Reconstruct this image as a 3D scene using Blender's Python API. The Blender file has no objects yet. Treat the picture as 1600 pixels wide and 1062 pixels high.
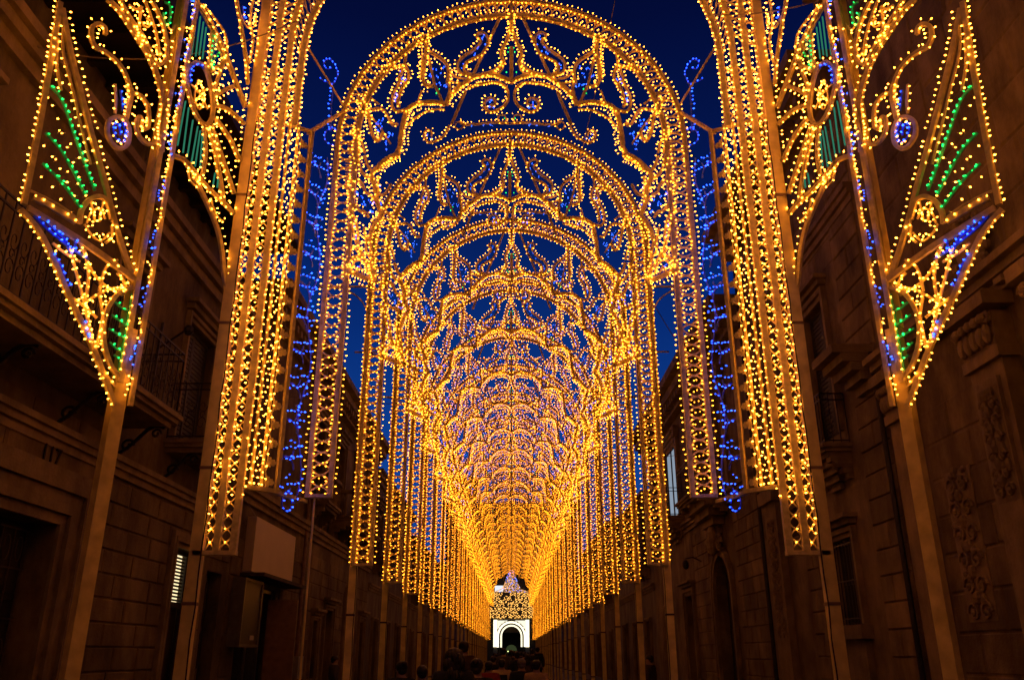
import bpy, math, random
from mathutils import Vector, Matrix
R = math.radians
rnd = random.Random(7)
scene = bpy.context.scene
col = scene.collection

# ------------------------------------------------------------------ camera
EYE, PITCH, FPX = 1.6, R(20.6), 1305.0
cam_data = bpy.data.cameras.new('camera')
cam = bpy.data.objects.new('camera', cam_data)
col.objects.link(cam)
cam.location = (0, 0, EYE)
cam.rotation_euler = (R(90) + PITCH, 0, 0)
cam_data.sensor_width = 36
cam_data.lens = 36 * FPX / 1600
cam_data.shift_x = 1 / 1600
cam_data.clip_start = 0.1
cam_data.clip_end = 3000
scene.camera = cam

# ------------------------------------------------------------------ dusk sky
world = bpy.data.worlds.new("World")
scene.world = world
world.use_nodes = True
wn, wl = world.node_tree.nodes, world.node_tree.links
wn.clear()
w_out = wn.new('ShaderNodeOutputWorld')
w_bg = wn.new('ShaderNodeBackground')
w_tc = wn.new('ShaderNodeTexCoord')
w_sep = wn.new('ShaderNodeSeparateXYZ')
w_rmp = wn.new('ShaderNodeValToRGB')
wl.new(w_tc.outputs['Generated'], w_sep.inputs[0])
wl.new(w_sep.outputs['Z'], w_rmp.inputs[0])
cr = w_rmp.color_ramp
cr.elements[0].position = 0.0
cr.elements[0].color = (.006, .062, .30, 1)
cr.elements[1].position = 1.0
cr.elements[1].color = (.0006, .0014, .012, 1)
for p_, c_ in ((.22, (.0045, .048, .27, 1)), (.36, (.0022, .024, .17, 1)), (.50, (.0012, .009, .085, 1)), (.66, (.0008, .0035, .037, 1))):
    e_ = cr.elements.new(p_)
    e_.color = c_
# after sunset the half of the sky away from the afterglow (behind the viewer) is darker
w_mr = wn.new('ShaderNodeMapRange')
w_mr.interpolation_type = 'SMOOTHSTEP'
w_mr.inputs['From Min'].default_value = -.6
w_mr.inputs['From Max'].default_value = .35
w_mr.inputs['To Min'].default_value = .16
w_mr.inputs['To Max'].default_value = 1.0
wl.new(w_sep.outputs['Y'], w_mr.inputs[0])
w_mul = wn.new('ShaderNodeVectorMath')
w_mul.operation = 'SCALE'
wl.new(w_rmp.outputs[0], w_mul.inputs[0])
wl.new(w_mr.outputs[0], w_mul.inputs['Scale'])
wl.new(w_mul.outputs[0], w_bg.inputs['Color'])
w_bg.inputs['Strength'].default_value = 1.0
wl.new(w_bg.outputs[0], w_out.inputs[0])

vs = scene.view_settings
vs.view_transform = 'Standard'
vs.look = 'None'
vs.exposure = 0
vs.gamma = 1
try:
    vs.use_curve_mapping = False
except Exception:
    pass
cy = scene.cycles
cy.max_bounces = 4
cy.diffuse_bounces = 2
cy.glossy_bounces = 2
cy.transmission_bounces = 2
cy.caustics_reflective = False
cy.caustics_refractive = False
cy.sample_clamp_indirect = 2.0
cy.use_denoising = True

# ------------------------------------------------------------------ helpers
CP, SP = math.cos(PITCH), math.sin(PITCH)


def ray(px, py):
    u = (px - 799) / FPX
    v = (531 - py) / FPX
    return (u, CP - v * SP, SP + v * CP)


class Plane:
    """a vertical plane through p (x, y) along the horizontal direction u; coordinates a (along), z (height above ground)"""
    def __init__(self, p, u):
        l = math.hypot(*u)
        self.p = p
        self.u = (u[0] / l, u[1] / l)
        self.n = (-self.u[1], self.u[0])
        if self.n[1] > 0:
            self.n = (-self.n[0], -self.n[1])      # towards the street entrance

    def to3(self, a, z, off=0.0):
        return (self.p[0] + self.u[0] * a + self.n[0] * off, self.p[1] + self.u[1] * a + self.n[1] * off, z)

    def dir3(self, da, dz, dn=0.0):
        return (self.u[0] * da + self.n[0] * dn, self.u[1] * da + self.n[1] * dn, dz)

    def px(self, x, y):
        """where a feature seen in the photograph lies on this plane"""
        r = ray(x, y)
        # t*r.xy = p + a*u
        det = -r[0] * self.u[1] + r[1] * self.u[0]
        t = (-self.p[0] * self.u[1] + self.p[1] * self.u[0]) / det
        a = (r[0] * t - self.p[0]) * self.u[0] + (r[1] * t - self.p[1]) * self.u[1]
        return (a, r[2] * t + EYE)


class MB:
    def __init__(self):
        self.v = []
        self.f = []

    def box(self, x0, x1, y0, y1, z0, z1):
        n = len(self.v)
        self.v += [(x0, y0, z0), (x1, y0, z0), (x1, y1, z0), (x0, y1, z0), (x0, y0, z1), (x1, y0, z1), (x1, y1, z1), (x0, y1, z1)]
        self.f += [(n, n + 3, n + 2, n + 1), (n + 4, n + 5, n + 6, n + 7), (n, n + 1, n + 5, n + 4), (n + 1, n + 2, n + 6, n + 5), (n + 2, n + 3, n + 7, n + 6), (n + 3, n, n + 4, n + 7)]
        return self

    def lath(self, pl, pts, w=.035, t=.03, off=0.0, closed=False):
        m = len(pts)
        if m < 2:
            return self
        n0 = len(self.v)
        for i, (a, z) in enumerate(pts):
            if closed:
                p, q = pts[i - 1], pts[(i + 1) % m]
            else:
                p, q = pts[max(0, i - 1)], pts[min(m - 1, i + 1)]
            da, dz = q[0] - p[0], q[1] - p[1]
            l = math.hypot(da, dz) or 1
            na, nz = -dz / l * w / 2, da / l * w / 2
            for s, o in ((1, t / 2), (-1, t / 2), (-1, -t / 2), (1, -t / 2)):
                self.v.append(pl.to3(a + na * s, z + nz * s, off + o))
        for i in range(m if closed else m - 1):
            b0 = n0 + 4 * i
            b1 = n0 + 4 * ((i + 1) % m)
            for k in range(4):
                self.f.append((b0 + k, b0 + (k + 1) % 4, b1 + (k + 1) % 4, b1 + k))
        if not closed:
            self.f.append((n0, n0 + 1, n0 + 2, n0 + 3))
            e = n0 + 4 * (m - 1)
            self.f.append((e + 3, e + 2, e + 1, e))
        return self

    def tube(self, p, q, r, n=5, r2=None):
        p, q = Vector(p), Vector(q)
        d = (q - p)
        if d.length < 1e-6:
            return self
        d.normalize()
        a = d.orthogonal().normalized()
        b = d.cross(a)
        r2 = r if r2 is None else r2
        n0 = len(self.v)
        for c, rr in ((p, r), (q, r2)):
            for k in range(n):
                t = 2 * math.pi * k / n
                self.v.append(tuple(c + a * math.cos(t) * rr + b * math.sin(t) * rr))
        for k in range(n):
            self.f.append((n0 + k, n0 + (k + 1) % n, n0 + n + (k + 1) % n, n0 + n + k))
        self.f.append(tuple(range(n0, n0 + n))[::-1])
        self.f.append(tuple(range(n0 + n, n0 + 2 * n)))
        return self

    def polytube(self, pts, r, n=5):
        for p, q in zip(pts, pts[1:]):
            self.tube(p, q, r, n)
        return self

    def ball(self, c, rx, ry=None, rz=None, n=8, m=5):
        ry = rx if ry is None else ry
        rz = rx if rz is None else rz
        n0 = len(self.v)
        self.v.append((c[0], c[1], c[2] - rz))
        for i in range(1, m):
            ph = -math.pi / 2 + math.pi * i / m
            for k in range(n):
                t = 2 * math.pi * k / n
                self.v.append((c[0] + rx * math.cos(ph) * math.cos(t), c[1] + ry * math.cos(ph) * math.sin(t), c[2] + rz * math.sin(ph)))
        self.v.append((c[0], c[1], c[2] + rz))
        e = len(self.v) - 1
        for k in range(n):
            self.f.append((n0, n0 + 1 + (k + 1) % n, n0 + 1 + k))
            self.f.append((e, e - n + k, e - n + (k + 1) % n))
        for i in range(m - 2):
            for k in range(n):
                a = n0 + 1 + i * n
                self.f.append((a + k, a + (k + 1) % n, a + n + (k + 1) % n, a + n + k))
        return self

    def mesh(self, name, mat, origin=(0, 0, 0)):
        me = bpy.data.meshes.new(name)
        ox, oy, oz = origin
        me.from_pydata([(x - ox, y - oy, z - oz) for x, y, z in self.v], [], self.f)
        me.materials.append(mat)
        me.update()
        return me

    def build(self, name, mat, parent=None, origin=(0, 0, 0), smooth=False):
        me = self.mesh(name, mat, origin)
        if smooth:
            me.polygons.foreach_set('use_smooth', [True] * len(me.polygons))
        o = bpy.data.objects.new(name, me)
        col.objects.link(o)
        if parent is not None:
            o.parent = parent
        else:
            o.location = origin
        return o


def tag(o, label=None, cat=None, group=None, kind=None):
    if label:
        o['label'] = label
    if cat:
        o['category'] = cat
    if group:
        o['group'] = group
    if kind:
        o['kind'] = kind
    return o


def empty(name, loc):
    o = bpy.data.objects.new(name, None)
    col.objects.link(o)
    o.location = loc
    o.empty_display_size = .2
    return o


def copy_tree(o, parent=None):
    c = o.copy()
    col.objects.link(c)
    if parent is not None:
        c.parent = parent
    for ch in list(o.children):
        copy_tree(ch, c)
    return c


def smooth(pts, k=4):
    """Catmull-Rom through the points"""
    if len(pts) < 3:
        return list(pts)
    out = []
    P = [pts[0]] + list(pts) + [pts[-1]]
    for i in range(1, len(P) - 2):
        p0, p1, p2, p3 = P[i - 1], P[i], P[i + 1], P[i + 2]
        for j in range(k):
            t = j / k
            out.append(tuple(.5 * ((2 * p1[d]) + (-p0[d] + p2[d]) * t + (2 * p0[d] - 5 * p1[d] + 4 * p2[d] - p3[d]) * t * t + (-p0[d] + 3 * p1[d] - 3 * p2[d] + p3[d]) * t ** 3) for d in (0, 1)))
    out.append(pts[-1])
    return out


# ------------------------------------------------------------------ materials
def new_mat(name):
    m = bpy.data.materials.new(name)
    m.use_nodes = True
    n, l = m.node_tree.nodes, m.node_tree.links
    return m, n, l, n['Principled BSDF']


def stone_mat(name, c1, c2, scale=1.2, rough=.9, bump=.25, streak=.5):
    m, n, l, b = new_mat(name)
    tc = n.new('ShaderNodeTexCoord')
    geo = n.new('ShaderNodeNewGeometry')
    n1 = n.new('ShaderNodeTexNoise')
    n1.inputs['Scale'].default_value = scale
    n1.inputs['Detail'].default_value = 8
    n1.inputs['Roughness'].default_value = .65
    l.new(geo.outputs['Position'], n1.inputs['Vector'])
    mp = n.new('ShaderNodeMapping')
    mp.inputs['Scale'].default_value = (1.3, 1.3, .45)
    l.new(geo.outputs['Position'], mp.inputs['Vector'])
    n2 = n.new('ShaderNodeTexNoise')
    n2.inputs['Scale'].default_value = 1.1
    n2.inputs['Detail'].default_value = 9
    n2.inputs['Roughness'].default_value = .7
    l.new(mp.outputs[0], n2.inputs['Vector'])
    r1 = n.new('ShaderNodeValToRGB')
    r1.color_ramp.elements[0].position = .35
    r1.color_ramp.elements[0].color = (*c1, 1)
    r1.color_ramp.elements[1].position = .68
    r1.color_ramp.elements[1].color = (*c2, 1)
    l.new(n1.outputs['Fac'], r1.inputs[0])
    r2 = n.new('ShaderNodeValToRGB')
    r2.color_ramp.elements[0].position = .38
    r2.color_ramp.elements[0].color = (1 - streak, 1 - streak, 1 - streak, 1)
    r2.color_ramp.elements[1].position = .58
    r2.color_ramp.elements[1].color = (1, 1, 1, 1)
    l.new(n2.outputs['Fac'], r2.inputs[0])
    mx = n.new('ShaderNodeMixRGB')
    mx.blend_type = 'MULTIPLY'
    mx.inputs[0].default_value = 1
    l.new(r1.outputs[0], mx.inputs[1])
    l.new(r2.outputs[0], mx.inputs[2])
    oi = n.new('ShaderNodeObjectInfo')
    hs = n.new('ShaderNodeHueSaturation')
    mr = n.new('ShaderNodeMapRange')
    mr.inputs['To Min'].default_value = .82
    mr.inputs['To Max'].default_value = 1.15
    l.new(oi.outputs['Random'], mr.inputs[0])
    l.new(mr.outputs[0], hs.inputs['Value'])
    l.new(mx.outputs[0], hs.inputs['Color'])
    l.new(hs.outputs[0], b.inputs['Base Color'])
    n3 = n.new('ShaderNodeTexNoise')
    n3.inputs['Scale'].default_value = 22
    n3.inputs['Detail'].default_value = 6
    l.new(geo.outputs['Position'], n3.inputs['Vector'])
    bp = n.new('ShaderNodeBump')
    bp.inputs['Strength'].default_value = bump
    bp.inputs['Distance'].default_value = .03
    l.new(n3.outputs['Fac'], bp.inputs['Height'])
    l.new(bp.outputs[0], b.inputs['Normal'])
    b.inputs['Roughness'].default_value = rough
    return m


def plain(name, c, rough=.6, metal=0.0, var=.25, scale=9.0):
    m, n, l, b = new_mat(name)
    geo = n.new('ShaderNodeNewGeometry')
    n1 = n.new('ShaderNodeTexNoise')
    n1.inputs['Scale'].default_value = scale
    n1.inputs['Detail'].default_value = 5
    l.new(geo.outputs['Position'], n1.inputs['Vector'])
    r1 = n.new('ShaderNodeValToRGB')
    r1.color_ramp.elements[0].position = .3
    r1.color_ramp.elements[0].color = tuple(x * (1 - var) for x in c) + (1,)
    r1.color_ramp.elements[1].position = .7
    r1.color_ramp.elements[1].color = tuple(min(1, x * (1 + var * .5)) for x in c) + (1,)
    l.new(n1.outputs['Fac'], r1.inputs[0])
    l.new(r1.outputs[0], b.inputs['Base Color'])
    b.inputs['Roughness'].default_value = rough
    b.inputs['Metallic'].default_value = metal
    return m


def glow(name, c, s, vary=False):
    m = bpy.data.materials.new(name)
    m.use_nodes = True
    n, l = m.node_tree.nodes, m.node_tree.links
    n.clear()
    o = n.new('ShaderNodeOutputMaterial')
    e = n.new('ShaderNodeEmission')
    e.inputs['Color'].default_value = (*c, 1)
    e.inputs['Strength'].default_value = s
    l.new(e.outputs[0], o.inputs[0])
    if vary:       # each bulb of a string burns a little differently
        g_ = n.new('ShaderNodeNewGeometry')
        mr = n.new('ShaderNodeMapRange')
        mr.inputs['To Min'].default_value = s * .5
        mr.inputs['To Max'].default_value = s * 1.5
        l.new(g_.outputs['Random Per Island'], mr.inputs[0])
        l.new(mr.outputs[0], e.inputs['Strength'])
    return m


M_WOOD = plain('painted_wood', (.78, .64, .29), .55, 0, .3, 14)
M_POLE = plain('painted_pole', (.92, .72, .24), .5, 0, .25, 6)
M_WIRE = plain('wire', (.25, .2, .15), .6, 0, .2)
M_GOLD = glow('warm_bulb', (1.0, .30, .022), 24.0, True)
M_GOLD_S = glow('small_warm_bulb', (1.0, .29, .015), 12.0, True)
M_GOLD_F = glow('dimmed_far_warm_bulb', (1.0, .30, .010), 10.0, True)  # bulbs of the far arches, strength lowered to keep their glare down
M_BLUE = glow('blue_bulb', (.012, .065, 1.0), 9.0, True)
M_BLUE_N = glow('near_small_blue_bulb', (.03, .13, 1.0), 3.5, True)
M_BLUE_S = glow('small_blue_bulb', (.02, .10, 1.0), 1.3, True)
M_GREEN = glow('green_bulb', (.01, 1.0, .12), 3.5, True)
M_WHITE = glow('white_bulb', (1.0, .93, .72), 2.2)
M_GTUBE = plain('green_painted_lath', (.08, .50, .30), .4, 0, .2)
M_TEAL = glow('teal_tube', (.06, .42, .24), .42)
M_BLATH = plain('blue_painted_lath', (.05, .12, .6), .4, 0, .2)
M_STONE_L = stone_mat('plaster_and_stone_left', (.11, .075, .03), (.30, .215, .085), .7, .9, .3, .55)
M_STONE_R = stone_mat('limestone_right', (.13, .09, .035), (.33, .235, .10), .9, .9, .35, .5)
M_STONE_D = stone_mat('old_stone_far', (.11, .085, .055), (.22, .18, .11), .8, .9, .25, .5)
M_TRIM = stone_mat('carved_stone', (.19, .135, .06), (.34, .245, .11), 2.0, .85, .35, .35)
M_IRON = plain('wrought_iron', (.016, .013, .011), .5, .3, .3)
M_DOOR = plain('dark_timber', (.022, .014, .009), .6, 0, .4, 20)
M_SHUT = plain('shutter_paint', (.03, .026, .018), .6, 0, .3, 20)
M_GLASS = plain('window_glass', (.012, .014, .018), .12, 0, .1)
M_DARK = plain('dark_interior', (.006, .005, .004), .9, 0, .1)
M_ROOF = plain('roof_tiles', (.05, .035, .025), .9, 0, .4, 3)
M_PIPE = plain('drainpipe', (.22, .13, .08), .5, .2, .3)

PALETTE = {'b': M_GOLD, 'B': M_BLUE, 'G': M_GREEN, 'W': M_WHITE}


class Bulbs:
    """collects glass bulbs (colour -> list of position, direction) on their short stems"""
    def __init__(self):
        self.d = {}

    def add(self, c, p, d):
        self.d.setdefault(c, []).append((p, d))

    def row(self, pl, pts, c='b', side=1, dist=.05, gap=.075, off=0.0, jit=.009, skip=.03):
        """side +1/-1: on stems off one edge of the lath, 0: on its face"""
        acc = gap * .5
        for (a0, z0), (a1, z1) in zip(pts, pts[1:]):
            da, dz = a1 - a0, z1 - z0
            l = math.hypot(da, dz)
            if l < 1e-6:
                continue
            while acc < l:
                t = acc / l
                acc += gap
                if rnd.random() < skip:
                    continue
                na, nz = -dz / l * (side or 0), da / l * (side or 0)
                j = lambda: rnd.gauss(0, jit)
                a = a0 + da * t + na * dist + j()
                z = z0 + dz * t + nz * dist + j()
                if side:
                    dn = pl.dir3(na + rnd.gauss(0, .12), nz + rnd.gauss(0, .12), rnd.gauss(.1, .12))
                else:
                    dn = pl.dir3(rnd.gauss(0, .3), rnd.gauss(0, .3), 1)
                self.add(c, pl.to3(a, z, off + j() * .5), dn)
            acc -= l

    def spot(self, pl, a, z, c='b', off=.02):
        self.add(c, pl.to3(a, z, off), pl.dir3(rnd.gauss(0, .4), rnd.gauss(0, .4), 1))

    def build(self, parent, origin, size=.0112, stem=True, name_gold='gold_bulbs', blue=None, gold=None):
        names = {'b': name_gold, 'B': 'blue_bulbs', 'G': 'green_bulbs', 'W': 'white_bulbs'}
        st = MB()
        for c, lst in self.d.items():
            mb = MB()
            for p, d in lst:
                p = Vector(p)
                d = Vector(d).normalized()
                a = d.orthogonal().normalized()
                b = d.cross(a)
                n0 = len(mb.v)
                s = size * rnd.uniform(.88, 1.12)
                for h, r in ((-.9, .45), (.4, 1.0)):
                    for k in range(4):
                        t = math.pi / 2 * k
                        mb.v.append(tuple(p + d * (h * s) + (a * math.cos(t) + b * math.sin(t)) * (r * s)))
                mb.v.append(tuple(p + d * (1.9 * s)))
                for k in range(4):
                    mb.f.append((n0 + k, n0 + (k + 1) % 4, n0 + 4 + (k + 1) % 4, n0 + 4 + k))
                    mb.f.append((n0 + 4 + k, n0 + 4 + (k + 1) % 4, n0 + 8))
                mb.f.append((n0 + 3, n0 + 2, n0 + 1, n0))
                if stem:
                    st.tube(p - d * (s * 4.0), p - d * (s * .9), s * .36, 3)
            tag(mb.build(names[c], blue if (c == 'B' and blue) else gold if (c == 'b' and gold) else PALETTE[c], parent, origin), kind='stuff')
        if stem and st.v:
            tag(st.build('bulb_stems', M_WOOD, parent, origin), kind='stuff')


def T(x0, y0, s, pts):
    return [(x0 + x / s, y0 + y / s) for x, y in pts]


def mirror_root(src, label, loc):
    c = copy_tree(src)
    c.location = loc
    c.scale = (-1, 1, 1)
    c['label'] = label
    return c


#GROUND
# ================================================================== ground
STREET_END = 150
g = MB()
g.box(-400, 400, -60, 600, -.5, -.012)
tag(g.build('ground', stone_mat('earth', (.05, .04, .03), (.09, .07, .05))), kind='structure')
M_PAVE = stone_mat('basalt_paving', (.055, .048, .042), (.11, .095, .08), 1.5, .55, .3, .3)
rd = MB()
rd.box(-4.9, 4.9, -20, 210, -.2, 0)
tag(rd.build('street', M_PAVE), kind='structure')
for s in (-1, 1):
    pv = MB()
    pv.box(min(s * 4.9, s * 6.35), max(s * 4.9, s * 6.35), -20, 150, -.2, .13)
    tag(pv.build('pavement', stone_mat('pavement_stone', (.10, .085, .07), (.17, .145, .12), 1.3, .7)), kind='structure')

#BUILDINGS
# ================================================================== buildings
UNIT = MB().box(-.5, .5, -.5, .5, -.5, .5)
_v = []
for x, y, z in UNIT.v:
    _v.append((x, y, z))
_blockmesh = {}


def block_mesh(mat):
    if mat.name not in _blockmesh:
        # a squared stone with a worn chamfer on its street face
        b = MB()
        o, i = .5, .46
        b.v = [(-.5, -o, -o), (-.5, o, -o), (-.5, o, o), (-.5, -o, o), (.3, -o, -o), (.3, o, -o), (.3, o, o), (.3, -o, o), (.5, -i, -i), (.5, i, -i), (.5, i, i), (.5, -i, i)]
        b.f = [(3, 2, 1, 0), (8, 9, 10, 11)]
        for k in range(4):
            k2 = (k + 1) % 4
            b.f += [(k, k2, k2 + 4, k + 4), (k + 4, k2 + 4, k2 + 8, k + 8)]
        _blockmesh[mat.name] = b.mesh('stone_block', mat)
    return _blockmesh[mat.name]


class Facade:
    """one building whose street front lies on x = s*X; q(d, y, z): d metres out of the wall towards the street"""
    def __init__(self, name, label, s, X, Y0, Y1, H, mat, openings=(), group=None, depth=9.0, cat='building', eave=0):
        self.s, self.X, self.Y0, self.Y1, self.H, self.mat = s, X, Y0, Y1, H, mat
        self.o = (s * X, (Y0 + Y1) / 2, 0)
        self.root = tag(empty(name, self.o), label, cat, group)
        self.open = list(openings)
        self.wall(depth)

    def bx(self, mb, d0, d1, y0, y1, z0, z1):
        xa, xb = self.s * (self.X - d0), self.s * (self.X - d1)
        return mb.box(min(xa, xb), max(xa, xb), y0, y1, z0, z1)

    def P(self, d, y, z):
        return (self.s * (self.X - d), y, z)

    def part(self, mb, name, mat, parent=None, **k):
        if parent is None:
            parent = self.root
        return mb.build(name, mat, parent, self.o, **k)

    def wall(self, depth):
        T_ = .42
        ys = sorted({self.Y0, self.Y1} | {v for o in self.open for v in o[:2]})
        zs = sorted({0, self.H} | {v for o in self.open for v in o[2:4]})
        mb = MB()
        for y0, y1 in zip(ys, ys[1:]):
            run = None
            for z0, z1 in zip(zs, zs[1:]):
                cyy, czz = (y0 + y1) / 2, (z0 + z1) / 2
                hole = any(o[0] < cyy < o[1] and o[2] < czz < o[3] for o in self.open)
                if hole:
                    if run:
                        self.bx(mb, 0, -T_, y0, y1, *run)
                    run = None
                else:
                    run = (run[0], z1) if run else (z0, z1)
            if run:
                self.bx(mb, 0, -T_, y0, y1, *run)
        self.part(mb, 'wall', self.mat)
        mb = MB()
        self.bx(mb, -T_ - .002, -depth, self.Y0 + .01, self.Y1 - .01, 0, self.H - .05)
        self.part(mb, 'rear_wing', M_DARK if depth < 1 else self.mat)
        mb = MB()
        self.bx(mb, -.3, -depth - .1, self.Y0, self.Y1, self.H + .002, self.H + .18)
        self.part(mb, 'roof', M_ROOF)

    def cornice(self, z, out=.35, h=.45, name='cornice', mat=None, dent=False):
        mb = MB()
        e = .02
        self.bx(mb, .002, out * .35, self.Y0 + e, self.Y1 - e, z, z + h * .38)
        self.bx(mb, .002, out * .7, self.Y0 + e, self.Y1 - e, z + h * .38 + .002, z + h * .7)
        self.bx(mb, .002, out, self.Y0 + e, self.Y1 - e, z + h * .7 + .002, z + h)
        if dent:
            y = self.Y0 + .3
            while y < self.Y1 - .3:
                self.bx(mb, out * .35 + .002, out * .62, y, y + .18, z + h * .12, z + h * .36)
                y += .42
        return self.part(mb, name, mat or M_TRIM)

    def surround(self, y0, y1, z0, z1, w=.2, hood=True, steps=2):
        mb = MB()
        for k in range(steps):
            a = w * k / steps
            b = w * (k + 1) / steps - .004
            d = .05 + .035 * (k % 2) + .02 * k
            self.bx(mb, .002, d, y0 - b, y0 - a, z0, z1 + a)
            self.bx(mb, .002, d, y1 + a, y1 + b, z0, z1 + a)
            self.bx(mb, .002, d, y0 - b, y1 + b, z1 + a + .002, z1 + b)
        if hood:
            self.bx(mb, .002, .16, y0 - w - .05, y1 + w + .05, z1 + w + .03, z1 + w + .13)
            self.bx(mb, .002, .26, y0 - w - .12, y1 + w + .12, z1 + w + .132, z1 + w + .21)
        return self.part(mb, 'window_surround', M_TRIM)

    def shutters(self, y0, y1, z0, z1, mat=None, rec=.14, lit=None):
        mat = mat or M_SHUT
        fr = MB()
        t = .055
        self.bx(fr, -rec - .05, -rec, y0, y0 + t, z0, z1)
        self.bx(fr, -rec - .05, -rec, y1 - t, y1, z0, z1)
        self.bx(fr, -rec - .05, -rec, y0 + t, y1 - t, z0, z0 + t)
        self.bx(fr, -rec - .05, -rec, y0 + t, y1 - t, z1 - t, z1)
        f = self.part(fr, 'window', mat)
        ym = (y0 + y1) / 2
        for a, b in ((y0 + t, ym - .006), (ym + .006, y1 - t)):
            sh = MB()
            self.bx(sh, -rec - .045, -rec - .01, a, a + .05, z0 + t, z1 - t)
            self.bx(sh, -rec - .045, -rec - .01, b - .05, b, z0 + t, z1 - t)
            n = max(6, int((z1 - z0) / .09))
            for k in range(n):
                zz = z0 + t + (z1 - z0 - 2 * t) * (k + .1) / n
                self.bx(sh, -rec - .04, -rec - .018, a + .05, b - .05, zz, zz + (z1 - z0) / n * .72)
            tag(self.part(sh, 'shutter', mat, f))
        bk = MB()
        self.bx(bk, -rec - .12, -rec - .10, y0, y1, z0, z1)
        self.part(bk, 'pane', lit or M_GLASS, f)
        return f

    def glazed(self, y0, y1, z0, z1, glass=None, rec=.16, bars=2, mat=None):
        fr = MB()
        t = .06
        self.bx(fr, -rec - .05, -rec, y0, y0 + t, z0, z1)
        self.bx(fr, -rec - .05, -rec, y1 - t, y1, z0, z1)
        ym = (y0 + y1) / 2
        self.bx(fr, -rec - .05, -rec + .01, ym - t * .7, ym + t * .7, z0, z1)
        for k in range(bars + 1):
            zz = z0 + (z1 - z0 - t) * k / bars
            self.bx(fr, -rec - .045, -rec - .005, y0 + t, y1 - t, zz, zz + t)
        f = self.part(fr, 'window', mat or M_DOOR)
        for a, b in ((y0 + t, ym - t * .7), (ym + t * .7, y1 - t)):
            gl = MB()
            self.bx(gl, -rec - .04, -rec - .03, a, b, z0, z1)
            self.part(gl, 'pane', glass or M_GLASS, f)
        return f

    def door(self, y0, y1, z0, z1, rec=.22, iron=False, mat=None):
        ym = (y0 + y1) / 2
        mat = mat or M_DOOR
        for a, b in ((y0, ym - .008), (ym + .008, y1)):
            d = MB()
            self.bx(d, -rec - .07, -rec - .03, a, b, z0, z1)
            n = 3
            for k in range(n):
                q0 = z0 + .12 + (z1 - z0 - .1) * k / n
                q1 = q0 + (z1 - z0 - .1) / n - .12
                self.bx(d, -rec - .028, -rec, a + .09, b - .09, q0, q1)
                self.bx(d, -rec + .002, -rec + .016, a + .17, b - .17, q0 + .09, q1 - .09)
            o = self.part(d, 'door', mat)
            h = MB()
            self.bx(h, -rec, -rec + .07, (b - .06 if b < ym else a + .03), (b - .03 if b < ym else a + .06), z0 + 1.0, z0 + 1.2)
            self.part(h, 'handle', M_TRIM, o)
        if iron:
            r = MB()
            for k in range(9):
                yy = y0 + .12 + (y1 - y0 - .24) * k / 8
                r.tube(self.P(-rec + .03, yy, z0 + 1.1), self.P(-rec + .03, yy, z1 - .1), .012, 4)
            for zz in (z0 + 1.1, z0 + 1.9, z1 - .6, z1 - .1):
                r.tube(self.P(-rec + .035, y0 + .06, zz), self.P(-rec + .035, y1 - .06, zz), .014, 4)
            for k in range(8):
                yc = y0 + .12 + (y1 - y0 - .24) * (k + .5) / 8
                for zc in (z0 + 1.5, z1 - .35):
                    pts = [self.P(-rec + .04, yc + .07 * math.cos(t * math.pi / 5), zc + .16 * math.sin(t * math.pi / 5)) for t in range(11)]
                    r.polytube(pts, .008, 3)
            self.part(r, 'door_ironwork', plain('door_bars', (.10, .07, .05), .5, .3))

    def arch_head(self, y0, y1, zs, ztop, mat=None):
        """fills the corners of a square-headed hole into a round arch"""
        mb = MB()
        rad = (y1 - y0) / 2
        yc = (y0 + y1) / 2
        n = 12
        for k in range(n):
            t0, t1 = math.pi * k / n, math.pi * (k + 1) / n
            ya, yb = yc - rad * math.cos(t0), yc - rad * math.cos(t1)
            za, zb = zs + rad * math.sin(t0), zs + rad * math.sin(t1)
            n0 = len(mb.v)
            for d in (.0, -.40):
                mb.v += [self.P(d, ya, za), self.P(d, yb, zb), self.P(d, yb, ztop), self.P(d, ya, ztop)]
            mb.f += [(n0, n0 + 1, n0 + 2, n0 + 3), (n0 + 4, n0 + 7, n0 + 6, n0 + 5), (n0, n0 + 4, n0 + 5, n0 + 1)]
        self.part(mb, 'arch_head', mat or self.mat)
        ring = MB()
        pl = Plane((self.s * (self.X - .05), 0), (0, 1))
        for rr, w, t in ((rad + .08, .14, .10), (rad + .22, .1, .16)):
            pts = [(yc - rr * math.cos(math.pi * k / 16), zs + rr * math.sin(math.pi * k / 16)) for k in range(17)]
            ring.lath(pl, [(yc - rr, 0.15)] + pts + [(yc + rr, .15)], w, t)
        self.part(ring, 'arch_moulding', M_TRIM)

    def balcony(self, y0, y1, z, out=.8, h=1.0, style='scroll', brackets=2, mat=None, corbel=.0):
        mb = MB()
        self.bx(mb, .002, out, y0, y1, z - .14, z)
        self.bx(mb, .002, out + .05, y0 - .05, y1 + .05, z - .072, z + .004)
        self.bx(mb, .002, out - .08, y0 + .08, y1 - .08, z - .22, z - .142)
        sl = self.part(mb, 'balcony', mat or M_TRIM)
        rl = MB()
        e = .04
        c = [self.P(.02, y0 + e, 0), self.P(out - e, y0 + e, 0), self.P(out - e, y1 - e, 0), self.P(.02, y1 - e, 0)]
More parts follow.
